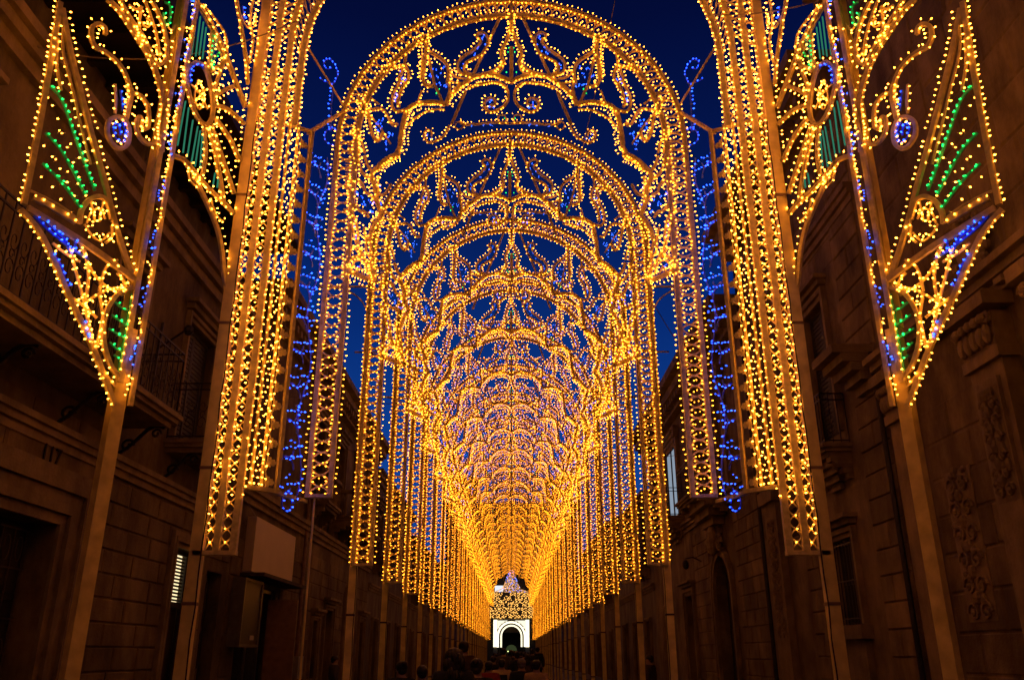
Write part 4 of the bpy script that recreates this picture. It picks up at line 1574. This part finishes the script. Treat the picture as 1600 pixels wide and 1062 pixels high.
wing_part('post_spike', [(T(300, 0, 3.034, [(210, 0), (235, 140), (255, 280), (265, 400)]), 'l', .04), (T(300, 0, 3.034, [(290, 0), (275, 100), (290, 200), (270, 300)]), 'lr', .03), (T(300, 0, 3.034, [(225, 60), (260, 130), (300, 120), (300, 60)]), 'r', .02)])
wing_part('post_spike_blue', [(T(300, 0, 3.034, [(240, 30), (243, 70), (245, 110)]), 'BB', .015)], M_BLATH)
# hooks and curls left of the pole
wing_part('hook_scroll', [(c1([(500, 165), (495, 130), (465, 115), (437, 130), (432, 180), (455, 225), (500, 248), (545, 285), (582, 330), (608, 390), (622, 450), (610, 510), (598, 565)]), 'lr', .045)])
wing_part('hook_scroll', [(c1([(625, 440), (665, 455), (698, 500), (706, 560), (698, 610), (672, 600), (668, 560), (652, 560), (646, 605), (665, 655), (705, 685), (748, 665), (765, 600), (772, 520)]), 'lr', .04)])
wing_part('drop_circle', [(c1([(545, 400), (550, 470), (545, 540)]), 'l', .03), (c1([(600, 400), (610, 470), (600, 560)]), 'l', .03), (c1([(560, 555), (592, 570), (612, 620), (606, 680), (575, 706), (538, 690), (510, 640), (510, 590), (530, 562), (560, 555)]), 'l', .045)])
wing_part('blue_spiral', [(c1([(575, 580), (590, 630), (575, 680), (545, 660), (530, 610), (545, 585), (562, 610), (565, 645)]), 'BB', .02), (c1([(565, 430), (572, 480), (575, 530)]), 'BB', .02)], M_BLATH, .02)
wing_part('leaf_board', [(cE([(220, -10), (330, 100), (440, 260), (550, 430), (620, 560), (680, 700), (720, 850), (740, 1000)]) + c1([(765, 600), (765, 720)]), 'lr', .06)])
wing_part('leaf_board', [(cE([(330, -10), (440, 180), (540, 320), (600, 440), (680, 590), (720, 590), (760, 540), (770, 400), (740, 250), (690, 120), (640, 20)]), 'lr', .04)])
wing_part('leaf_board', [(cE([(560, -10), (640, 200), (690, 400), (700, 520)]), 'lr', .035), (cE([(540, 60), (520, 180), (520, 330), (560, 420)]), 'lr', .035), (cE([(420, 50), (490, 90), (540, 60)]), 'lr', .03)])
wing_part('green_loop', [(cE([(750, 20), (800, 60), (800, 160), (775, 240), (745, 200), (740, 120)]), 'G', .03)], M_GTUBE)
wing_part('small_curl', [(cE([(580, 170), (620, 200), (600, 250), (560, 240), (540, 200)]), 'l', .02), (cE([(640, 420), (700, 470), (740, 520)]), 'l', .02), (cE([(780, 250), (820, 280), (850, 230)]), 'l', .02)])
# the lozenge
wing_part('lozenge_edge', [(c1([(285, 10), (250, 230), (185, 600), (112, 970)]), 'L', .055)])
wing_part('lozenge_edge', [(c1([(295, 40), (330, 230), (385, 450), (445, 680), (500, 880), (545, 1060)]) + c2([(620, 235)]), 'R', .055)])
wing_part('lozenge_rib', [(c1([(275, 180), (268, 300), (290, 430)]), 'l', .03), (c1([(300, 120), (300, 250), (345, 430), (385, 600), (430, 780)]), 'l', .025)])
for s in ([(230, 405), (290, 470), (345, 620), (395, 760), (450, 905)], [(215, 630), (280, 700), (335, 790), (405, 925)], [(200, 775), (260, 830), (320, 900), (380, 985)]):
    wing_part('green_arc', [(c1(s), 'GG', .028)], M_GTUBE)
    pts = smooth([W.px(*p) for p in c1(s)], 4)
    wb.row(W, pts, 'b', -1, .15, .14, .0, .003)
    wb.row(W, pts, 'b', 1, .13, .16, .0, .003)
wing_part('lozenge_base', [(c1([(145, 905), (220, 940), (300, 985), (370, 1040)]), 'l', .025), (c1([(160, 935), (260, 990), (360, 1052)]), '', .07)])
wing_part('shell', [(c1([(375, 1060), (385, 1000), (420, 950), (468, 932), (508, 958), (532, 1040)]), '', .05), (c1([(410, 1060), (430, 1010), (470, 990), (500, 1040)]), 'lrg', .02), (c1([(430, 950), (450, 1050)]), 'g', .02), (c1([(490, 950), (470, 1050)]), 'g', .02), (c2([(400, 0), (440, 60), (480, 80), (520, 40)]), 'lrg', .02)])
wing_part('cross_board', [(c2([(130, -75), (300, 30), (450, 125), (640, 265)]), '', .07)])
wing_part('cross_board', [(c2([(160, -40), (230, 30), (330, 110), (420, 170)]), 'B', .03)], M_BLATH)
for s in ([(210, -20), (250, 20), (280, 45)], [(270, 40), (310, 75), (325, 130), (350, 130), (360, 70)], [(240, 130), (290, 200), (310, 280), (330, 290)], [(390, 450), (410, 520), (430, 560)]):
    wing_part('blue_curl', [(c2(s), 'BB', .02)], M_BLATH)
wing_part('lower_edge', [(c2([(95, -70), (200, 60), (330, 350), (430, 560), (545, 862)]), 'L', .055)])
for s in ([(330, 110), (400, 380), (450, 600)], [(380, 90), (440, 230), (530, 310), (600, 290)], [(400, 372), (500, 315), (570, 300)], [(470, 320), (500, 210), (560, 170)], [(450, 600), (485, 450), (470, 330)],
          [(345, 350), (400, 390), (460, 445)], [(400, 380), (425, 500), (450, 590)], [(400, 120), (420, 250), (400, 380)], [(250, 90), (310, 140), (380, 180)], [(490, 690), (520, 740), (545, 770)], [(555, 230), (590, 280), (575, 340)], [(500, 90), (530, 60), (530, 10)]):
    wing_part('branch', [(c2(s), 'g', .028)])
    wb.row(W, smooth([W.px(*p) for p in c2(s)], 4), 'b', 1, .04, .16, .02)
wing_part('bow', [(c2([(630, 300), (560, 330), (510, 400), (490, 480), (495, 580), (530, 680), (570, 725)]), 'l', .045)])
for s in ([(545, 370), (580, 400), (605, 410)], [(530, 430), (570, 460), (600, 480)], [(515, 495), (555, 520), (590, 540)], [(520, 560), (550, 590), (580, 605)], [(540, 620), (565, 640)]):
    wing_part('green_bar', [(c2(s), 'GG', .02)], M_GTUBE)
wing_part('pole_garland', [(c2([(625, 330), (600, 480), (575, 620), (560, 700)]), 'g', .02)], M_GTUBE)
wb.build(wing, WB, .0098)
mirror_root(wing, 'angled wing screen of curls, fan wheel and green-lit lozenge, right of the portal', (-WB[0], WB[1], 0))

#FAR
# ================================================================== church at the end of the street with its light frontage
YF = 152.0
CH = tag(empty('church', (0, YF + 6, 0)), 'dark church front closing the far end of the street behind the white portal', 'church')
co = (0, YF + 6, 0)
m = MB()
m.box(-12, -2.1, YF + 4, YF + 20, 0, 27)
m.box(2.1, 12, YF + 4, YF + 20, 0, 27)
m.box(-2.1, 2.1, YF + 4, YF + 20, 5.2, 27)
m.build('wall', stone_mat('church_stone', (.05, .04, .03), (.10, .08, .06), .4), CH, co)
m = MB()
m.box(-2.1, 2.1, YF + 9, YF + 9.4, 0, 5.2)
m.build('door', M_DOOR, CH, co)
m = MB()
m.box(-12.4, 12.4, YF + 3.6, YF + 20.4, 27.002, 27.9)
m.build('roof', M_ROOF, CH, co)
for s in (-1, 1):
    m = MB()
    m.box(s * 8.8 - 2.2, s * 8.8 + 2.2, YF + 5, YF + 9.4, 27.9, 33)
    m.build('tower', M_STONE_D, CH, co)
m = MB()
for k in range(9):
    t0, t1 = math.pi * k / 9, math.pi * (k + 1) / 9
    m.box(-1.0 * math.cos(t0), -1.0 * math.cos(t1), YF + 8.9, YF + 8.98, 2.2, 2.2 + 1.0 * math.sin((t0 + t1) / 2) + .02)
m.build('fanlight', glow('porch_light', (.12, .16, .06), .25), CH, co)
m = MB()
m.ball((-1.05, YF + 8.7, 1.9), .12)
m.ball((.15, YF + 8.7, 1.3), .14)
m.ball((-.6, YF + 8.7, 2.1), .1)
m.build('porch_lamp', glow('porch_lamp_glow', (.9, 1.0, .35), 2.5), CH, co)

fr = tag(empty('church_light_frontage', (0, YF, 0)), 'glowing frontage at the street end: white arch, gold lacework wall, blue-tipped spire', 'light frontage')
fo_ = (0, YF, 0)
FP = Plane((0, YF), (1, 0))
fb = Bulbs()
fpx = lambda x, y: FP.px(x, y)
SC = YF * CP / FPX
# white pillars and arch: dense white bulb boards
zt1 = fpx(799, 968)[1]
zpb = fpx(799, 1010)[1]
for s in (-1, 1):
    m = MB()
    m.box(s * 2.75 - .36, s * 2.75 + .36, YF - .1, YF + .1, 0, zt1)
    pi = m.build('pillar', M_WOOD, fr, fo_)
    m = MB()
    z = zpb
    while z < zt1 - .05:
        for k in range(4):
            m.box(s * 2.75 - .32 + k * .165, s * 2.75 - .32 + k * .165 + .13, YF - .16, YF - .11, z, z + .13)
        z += .17
    tag(m.build('white_bulb_rows', M_WHITE, pi, (0, 0, 0)), kind='stuff')
    pi.children[0].location = (0, -YF, 0) if False else (0, -YF, 0)
for r, w in ((2.3, .34), (1.75, .26)):
    zc = zt1 - 2.65
    pts = [(-r, zpb)] + [(-r * math.cos(math.pi * k / 20), zc + r * math.sin(math.pi * k / 20)) for k in range(21)] + [(r, zpb)]
    ar = MB().lath(FP, pts, w, .12).build('arch_board', M_WOOD, fr, fo_)
    m = MB()
    for (a, z, na, nz) in resample(pts, .17):
        for j in ((-.08, .08) if w < .3 else (-.11, 0, .11)):
            m.box(a + na * j - .055, a + na * j + .055, YF - .14, YF - .08, z + nz * j - .055, z + nz * j + .055)
    tag(m.build('white_bulb_rows', M_WHITE, ar, fo_), kind='stuff')
for sd in (-1, 1):
    m = MB()
    zz = zt1 - 2.6
    while zz < zt1 - .1:
        x = .2
        while x < 2.35:
            if math.hypot(x, zz - (zt1 - 2.65)) > 2.5:
                m.box(min(sd * x, sd * (x + .12)), max(sd * x, sd * (x + .12)), YF - .14, YF - .09, zz, zz + .12)
            x += .17
        zz += .17
    tag(m.build('spandrel_bulbs', M_WHITE, fr, fo_), kind='stuff')
m = MB()
m.box(-3.1, 3.1, YF - .05, YF + .05, zt1 + .02, zt1 + .22)
m.build('cross_beam', M_WOOD, fr, fo_)
# gold lacework wall: circles and diagonals on a board frame, thick with bulbs
zg0, zg1 = zt1 + .25, fpx(799, 924)[1]
m = MB()
gbul = MB()
rr_ = random.Random(4)
cs = .62
nx_ = int(6.6 / cs)
for i in range(-nx_ // 2 - 2, nx_ // 2 + 3):
    z = zg0 + cs / 2
    while z < zg1:
        x = i * cs + (cs / 2 if int((z - zg0) / cs) % 2 else 0)
        if rr_.random() < .12:
            z += cs
            continue
        rad = cs * rr_.choice((.3, .4, .45))
        m.lath(FP, [(x + rad * math.cos(k * math.pi / 4), z + rad * math.sin(k * math.pi / 4)) for k in range(9)], .03, .03)
        n = 9
        for k in range(n):
            if rr_.random() < .25:
                continue
            t = k / n * 6.283 + rr_.random()
            a_, b_ = x + rad * math.cos(t), z + rad * math.sin(t)
            s_ = .055
            gbul.box(a_ - s_, a_ + s_, YF - .12, YF - .06, b_ - s_, b_ + s_)
        z += cs
tag(m.build('lacework', M_WOOD, fr, fo_), kind='stuff')
tag(gbul.build('gold_bulbs', glow('warm_white_bulb', (1.0, .48, .10), 2.6), fr, fo_), kind='stuff')
# stepped spire with blue edges
zs0 = zg1
tiers = [(3.0, zs0, 1.2, .75), (1.45, zs0 + .9, .95, 1.6), (.85, zs0 + 1.9, .45, 3.4), (.35, zs0 + 4.2, .12, 5.0)]
z_top = fpx(799, 887)[1]
tiers = [(2.9, 0, 1.3, .20), (1.5, .16, 1.0, .48), (1.0, .48, .55, .78), (.55, .78, .12, 1.0)]
H_ = z_top - zs0
for i, (w0, t0, w1, t1) in enumerate(tiers):
    z0, z1 = zs0 + H_ * t0, zs0 + H_ * t1
    m = MB()
    for s in (-1, 1):
        m.lath(FP, [(s * w0, z0), (s * (w0 * .35 + w1 * .65), z0 + (z1 - z0) * .5), (s * w1, z1)], .09, .08)
    m.lath(FP, [(-w0, z0), (w0, z0)], .08, .08)
    t = m.build('spire_tier', M_WOOD, fr, fo_)
    gold, blue = MB(), MB()
    n = int((z1 - z0) / .14)
    for k in range(n):
        f_ = k / max(1, n)
        ww = w0 + (w1 - w0) * min(1, f_ * 1.2)
        zz = z0 + (z1 - z0) * f_
        x = -ww
        while x <= ww + .01:
            edge = abs(x) > ww - .2
            if rr_.random() < .72:
                tgt = blue if (edge and i >= 2) or rr_.random() < (.12, .18, .3, .35)[i] else gold
                xx, z_ = x + rr_.uniform(-.05, .05), zz + rr_.uniform(-.05, .05)
                tgt.box(xx - .045, xx + .045, YF - .12, YF - .06, z_ - .045, z_ + .045)
            x += .15
    tag(gold.build('pale_bulbs', glow('rose_bulb', (1.0, .5, .22), 1.8), fr, fo_), kind='stuff')
    tag(blue.build('blue_bulbs', glow('pale_blue_bulb', (.14, .22, 1.0), 3.5), fr, fo_), kind='stuff')
# bright white hoarding left of the spire
wx0, wz0 = fpx(773, 924)
wx1, wz1 = fpx(786, 914)
m = MB()
m.box(wx0, wx1, YF + .3, YF + .5, wz0, wz1)
tag(m.build('lit_hoarding', glow('floodlit_white', (.85, .9, 1.0), 1.0), None, (wx0, YF + .3, 0)), 'bright white lit rectangle just left of the spire at the street end', 'screen')

#WIRES
# ================================================================== overhead cables
cables = [((-2.9, 9.6, 10.2), (-6.2, 8.5, 8.8), .5), ((-4.3, 8.6, 9.8), (-6.1, 12, 9.3), .3), ((2.9, 9.6, 10.2), (6.2, 8.5, 11), .5), ((-6.1, 22, 8.2), (6.1, 21, 8.6), .5), ((-6.1, 30, 8.6), (6.1, 28, 8.0), .5),
          ((2.3, 14.5, 8.6), (6.1, 22, 7.6), .3), ((-6.1, 19, 5.0), (-6.05, 24, 4.3), .25), ((2.0, 9.7, 12.9), (1.4, 14.5, 11.0), .1)]
cab_lb = ['drooping cable from the portal top to the near left house', 'thin cable from the left wing pole to the left house wall', 'drooping cable from the portal top to the carved church wall',
          'thin cable slung across the street behind the second arch', 'farther thin cable slung across the street below the palazzo cornice', 'slanting cable from the second arch to the right-hand palazzo',
          'sagging cable along the wall over the blank cream sign', 'short stay wire beside the crown of the first arch']
for (p, q, sag), lb in zip(cables, cab_lb):
    m = MB()
    pts = []
    for k in range(13):
        t = k / 12
        pts.append((p[0] + (q[0] - p[0]) * t, p[1] + (q[1] - p[1]) * t, p[2] + (q[2] - p[2]) * t - sag * 4 * t * (1 - t)))
    m.polytube(pts, .009, 4)
    tag(m.build('cable', M_WIRE, None, p), lb, 'cable', 'overhead cables')

#PEOPLE
# ================================================================== people
M_SKIN = plain('skin', (.42, .25, .17), .6, 0, .1)


def cloth(name, c):
    return plain('cloth_' + name, c, .85, 0, .2, 25)


CL = {'black': cloth('black', (.012, .011, .012)), 'navy': cloth('navy', (.015, .018, .035)), 'red': cloth('red', (.30, .02, .015)), 'cream': cloth('cream', (.55, .42, .28)),
      'beige': cloth('beige', (.50, .34, .18)), 'grey': cloth('grey', (.08, .075, .07)), 'brown': cloth('brown', (.07, .04, .025)), 'white': cloth('white', (.6, .55, .5))}
M_HAIR = plain('dark_hair', (.010, .007, .005), .5, 0, .3, 40)
M_HAIRG = plain('grey_hair', (.16, .14, .12), .6, 0, .3, 40)


def skin_mesh(name, verts, edges, radii, root=0, sub=2):
    me = bpy.data.meshes.new(name + '_base')
    me.from_pydata(verts, edges, [])
    o = bpy.data.objects.new(name + '_base', me)
    col.objects.link(o)
    md = o.modifiers.new('skin', 'SKIN')
    sk = me.skin_vertices[0].data
    for i, r in enumerate(radii):
        sk[i].radius = r if isinstance(r, tuple) else (r, r)
        sk[i].use_root = (i == root)
    sb_ = o.modifiers.new('sub', 'SUBSURF')
    sb_.levels = sub
    sb_.render_levels = sub
    dg = bpy.context.evaluated_depsgraph_get()
    dg.update()
    out = bpy.data.meshes.new_from_object(o.evaluated_get(dg))
    out.name = name
    bpy.data.objects.remove(o)
    out.polygons.foreach_set('use_smooth', [True] * len(out.polygons))
    return out


def person_meshes(pose):
    """a figure 1.70 m tall seen from behind: facing +y"""
    st = {'stand': 0.0, 'walk': .20, 'lean': .06}[pose]
    arm = {'stand': .05, 'walk': .22, 'lean': .12}[pose]
    v, e, r = [], [], []

    def V(p, rad, par=None):
        v.append(p)
        r.append(rad)
        if par is not None:
            e.append((par, len(v) - 1))
        return len(v) - 1
    pel = V((0, 0, .93), (.155, .115))
    wai = V((0, .01, 1.08), (.135, .10), pel)
    che = V((0, .015, 1.28), (.165, .115), wai)
    upc = V((0, .0, 1.40), (.14, .09), che)
    nk = V((0, .0, 1.47), (.056, .058), upc)
    jw = V((0, .02, 1.54), (.068, .078), nk)
    hd = V((0, .015, 1.62), (.078, .094), jw)
    tp = V((0, .01, 1.68), (.055, .065), hd)
    nose = V((0, .108, 1.585), (.013, .014), jw)
    for s in (-1, 1):
        V((s * .083, .01, 1.585), (.016, .02), hd)
        sh = V((s * .165, 0, 1.39), (.066, .066), upc)
        el = V((s * .235, -.02 - arm * .2 * s, 1.12), (.046, .046), sh)
        wr = V((s * .225, .06 + arm * .7 * -s, .89), (.030, .03), el)
        ha = V((s * .215, .085 + arm * .8 * -s, .82), (.036, .022), wr)
        for k in range(4):
            f0 = V((s * (.235 - .0), .07 + k * .017 + arm * .8 * -s, .765 - (.006 if k in (1, 2) else 0)), (.010, .010), ha)
            V((s * .225, .072 + k * .017 + arm * .8 * -s, .725 - (.008 if k in (1, 2) else 0)), (.0085, .0085), f0)
        V((s * .195, .125 + arm * .8 * -s, .79), (.011, .011), ha)
        hp = V((s * .085, 0, .86), (.098, .105), pel)
        kn = V((s * .10, .03 + st * .8 * s, .49), (.062, .064), hp)
        an = V((s * .105, -.02 + st * 1.3 * s, .09), (.042, .045), kn)
        V((s * .11, .10 + st * 1.3 * s, .045), (.042, .032), an)
    body = skin_mesh('body', v, e, r, pel, 1)
    # coat / shirt over the trunk and arms
    v2, e2, r2 = [], [], []
    keep = {}
    for i, p in enumerate(v):
        if .86 < p[2] < 1.46 and abs(p[0]) < .26 and not (abs(p[0]) > .2 and p[2] < .86):
            keep[i] = len(v2)
            if p[2] < .95 and abs(p[0]) < .01:
                p = (p[0], p[1], .87)
            v2.append(p)
            rr = r[i]
            r2.append((rr[0] + .024, rr[1] + .026) if p[2] < 1.36 else (rr[0] + .032, rr[1] + .034))
    for a, b in e:
        if a in keep and b in keep:
            e2.append((keep[a], keep[b]))
    v2.append((0, -.005, 1.475))
    r2.append((.072, .074))
    e2.append((keep[upc], len(v2) - 1))
    used = {i for ed in e2 for i in ed}
    idx = {i: k for k, i in enumerate(sorted(used))}
    coat = skin_mesh('coat', [v2[i] for i in sorted(used)], [(idx[a], idx[b]) for a, b in e2], [r2[i] for i in sorted(used)], idx[keep[pel]], 1)
    # trousers
    v3 = [(0, 0, .92)]
    r3 = [(.165, .125)]
    e3 = []
    for s in (-1, 1):
        n = len(v3)
        v3 += [(s * .085, 0, .84), (s * .10, .03 + st * .8 * s, .49), (s * .105, -.02 + st * 1.3 * s, .11)]
        r3 += [(.108, .118), (.077, .079), (.066, .07)]
        e3 += [(0, n), (n, n + 1), (n + 1, n + 2)]
    trs = skin_mesh('trousers', v3, e3, r3, 0, 1)
    return body, coat, trs


def hair_mesh(kind):
    m = MB()
    if kind == 'short':
        m.ball((0, -.008, 1.635), .092, .108, .095, 12, 8)
        m.ball((0, -.045, 1.58), .075, .06, .06, 10, 6)
    elif kind == 'bun':
        m.ball((0, -.008, 1.635), .092, .108, .098, 12, 8)
        m.ball((0, -.12, 1.68), .05, .05, .05, 8, 6)
        m.ball((0, -.045, 1.58), .078, .065, .07, 10, 6)
    else:
        rr = random.Random(5)
        m.ball((0, -.01, 1.63), .105, .115, .105, 12, 8)
        m.ball((0, -.05, 1.52), .115, .085, .16, 12, 8)
        m.ball((0, -.07, 1.40), .11, .07, .14, 12, 8)
        for k in range(26):
            t = k / 26 * 6.283
            m.ball((.10 * math.cos(t), -.055 + .07 * math.sin(t), rr.uniform(1.36, 1.66)), .032, .032, .07, 6, 5)
    me = m.mesh('hair', M_HAIR)
    me.polygons.foreach_set('use_smooth', [True] * len(me.polygons))
    return me


POSE = {p: person_meshes(p) for p in ('stand', 'walk', 'lean')}
HAIR = {h: hair_mesh(h) for h in ('short', 'bun', 'long')}
_mm = {}


def with_mat(me, mat):
    k = (me.name, mat.name)
    if k not in _mm:
        c = me.copy()
        c.materials.clear()
        c.materials.append(mat)
        _mm[k] = c
    return _mm[k]


def person(x, y, h, pose, hair, coat, trs, label, rz=0, hairmat=None, bag=None):
    root = tag(empty('person', (x, y, 0)), label, 'person', 'people walking under the arches')
    s = h / 1.715
    root.scale = (s * 1.06, s * 1.06, s)
    root.rotation_euler = (0, 0, R(rz))
    b, c, t = POSE[pose]
    for nm, me, mt in (('body', b, M_SKIN), ('coat', c, CL[coat]), ('trousers', t, CL[trs]), ('hair', HAIR[hair], hairmat or M_HAIR)):
        o = bpy.data.objects.new(nm, with_mat(me, mt))
        col.objects.link(o)
        o.parent = root
    if bag:
        m_ = MB()
        m_.box(-.13, .13, -.24, -.13, 1.06, 1.36)
        m_.box(-.10, .10, -.29, -.242, 1.10, 1.26)
        bg = m_.build('backpack', CL[bag], None, (0, 0, 0))
        bg.name = 'backpack'
        bg.parent = root
    return root


def xat(px, y, z=1.5):
    d = y * CP + (z - EYE) * SP
    return (px - 799) * d / FPX


FOLK = [
    (709, 10.8, 1.66, 'stand', 'long', 'black', 'black', 'woman with long loose dark hair and black coat, left of the photo centre', 6),
    (745, 11.6, 1.54, 'stand', 'bun', 'black', 'black', 'short dark-clothed figure just right of the long-haired woman', -5),
    (764, 17.5, 1.47, 'walk', 'short', 'red', 'navy', 'small figure in a dull red top walking away', 0),
    (784, 19.5, 1.50, 'walk', 'short', 'cream', 'navy', 'figure in a cream top with a dark backpack band, seen from behind', 0, 'black'),
    (815, 17.0, 1.52, 'stand', 'short', 'black', 'black', 'grey-haired man in black left of the beige jacket', 4),
    (838, 16.5, 1.50, 'walk', 'short', 'beige', 'brown', 'broad figure in a pale beige jacket walking away right of centre', -4),
    (724, 17.5, 1.84, 'stand', 'short', 'brown', 'black', 'tall man in brown whose head rises above the long-haired woman', 20),
    (660, 12.5, 1.45, 'lean', 'short', 'black', 'black', 'dim low figure in black beside the third left pole', 15),
    (628, 13.0, 1.50, 'stand', 'bun', 'black', 'black', 'dark figure with a hair bun between the first two left poles', 25),
    (523, 24.0, 1.56, 'stand', 'short', 'grey', 'black', 'dim person in grey standing against the left palazzo wall', -60),
    (1015, 22.5, 1.58, 'stand', 'short', 'brown', 'black', 'dim person in brown by the arched doorway on the right', 60),
    (840, 44, 1.92, 'walk', 'short', 'black', 'black', 'distant dark figure whose head stands highest on the right of the crowd', 0),
    (832, 40, 1.82, 'stand', 'bun', 'black', 'navy', 'distant dark figure with a bun left of the tallest one', 0),
]
far_c = ['black', 'navy', 'grey', 'brown', 'black', 'white', 'red', 'navy']
far_w = ['left edge', 'left', 'left of centre', 'centre left', 'middle', 'centre right', 'right of centre', 'right']
for k in range(22):
    y = 26 + k * 2.6
    px = 771 + (k * 37) % 58
    cc = far_c[k % 8]
    FOLK.append((px, y, 1.55 + ((k * 7) % 5) * .06, ('walk', 'stand', 'lean')[k % 3], ('short', 'bun', 'short', 'long')[k % 4], cc, ('black', 'navy', 'brown')[k % 3],
                 f'far {cc}-clad walker by the {ORD[min(23, max(2, int((y - 10.86) / STEP)))]} arch, {["short hair", "hair bun", "cropped hair", "long hair"][k % 4]}, {("striding", "standing", "stooping")[k % 3]}', (k * 13) % 21 - 10))
for f_ in FOLK:
    px, y, h, pose, hair, coat, trs, lb, rz = f_[:9]
    person(xat(px, y), y, h, pose, hair, coat, trs, lb, rz, M_HAIRG if 'grey-haired' in lb else None, f_[9] if len(f_) > 9 else None)
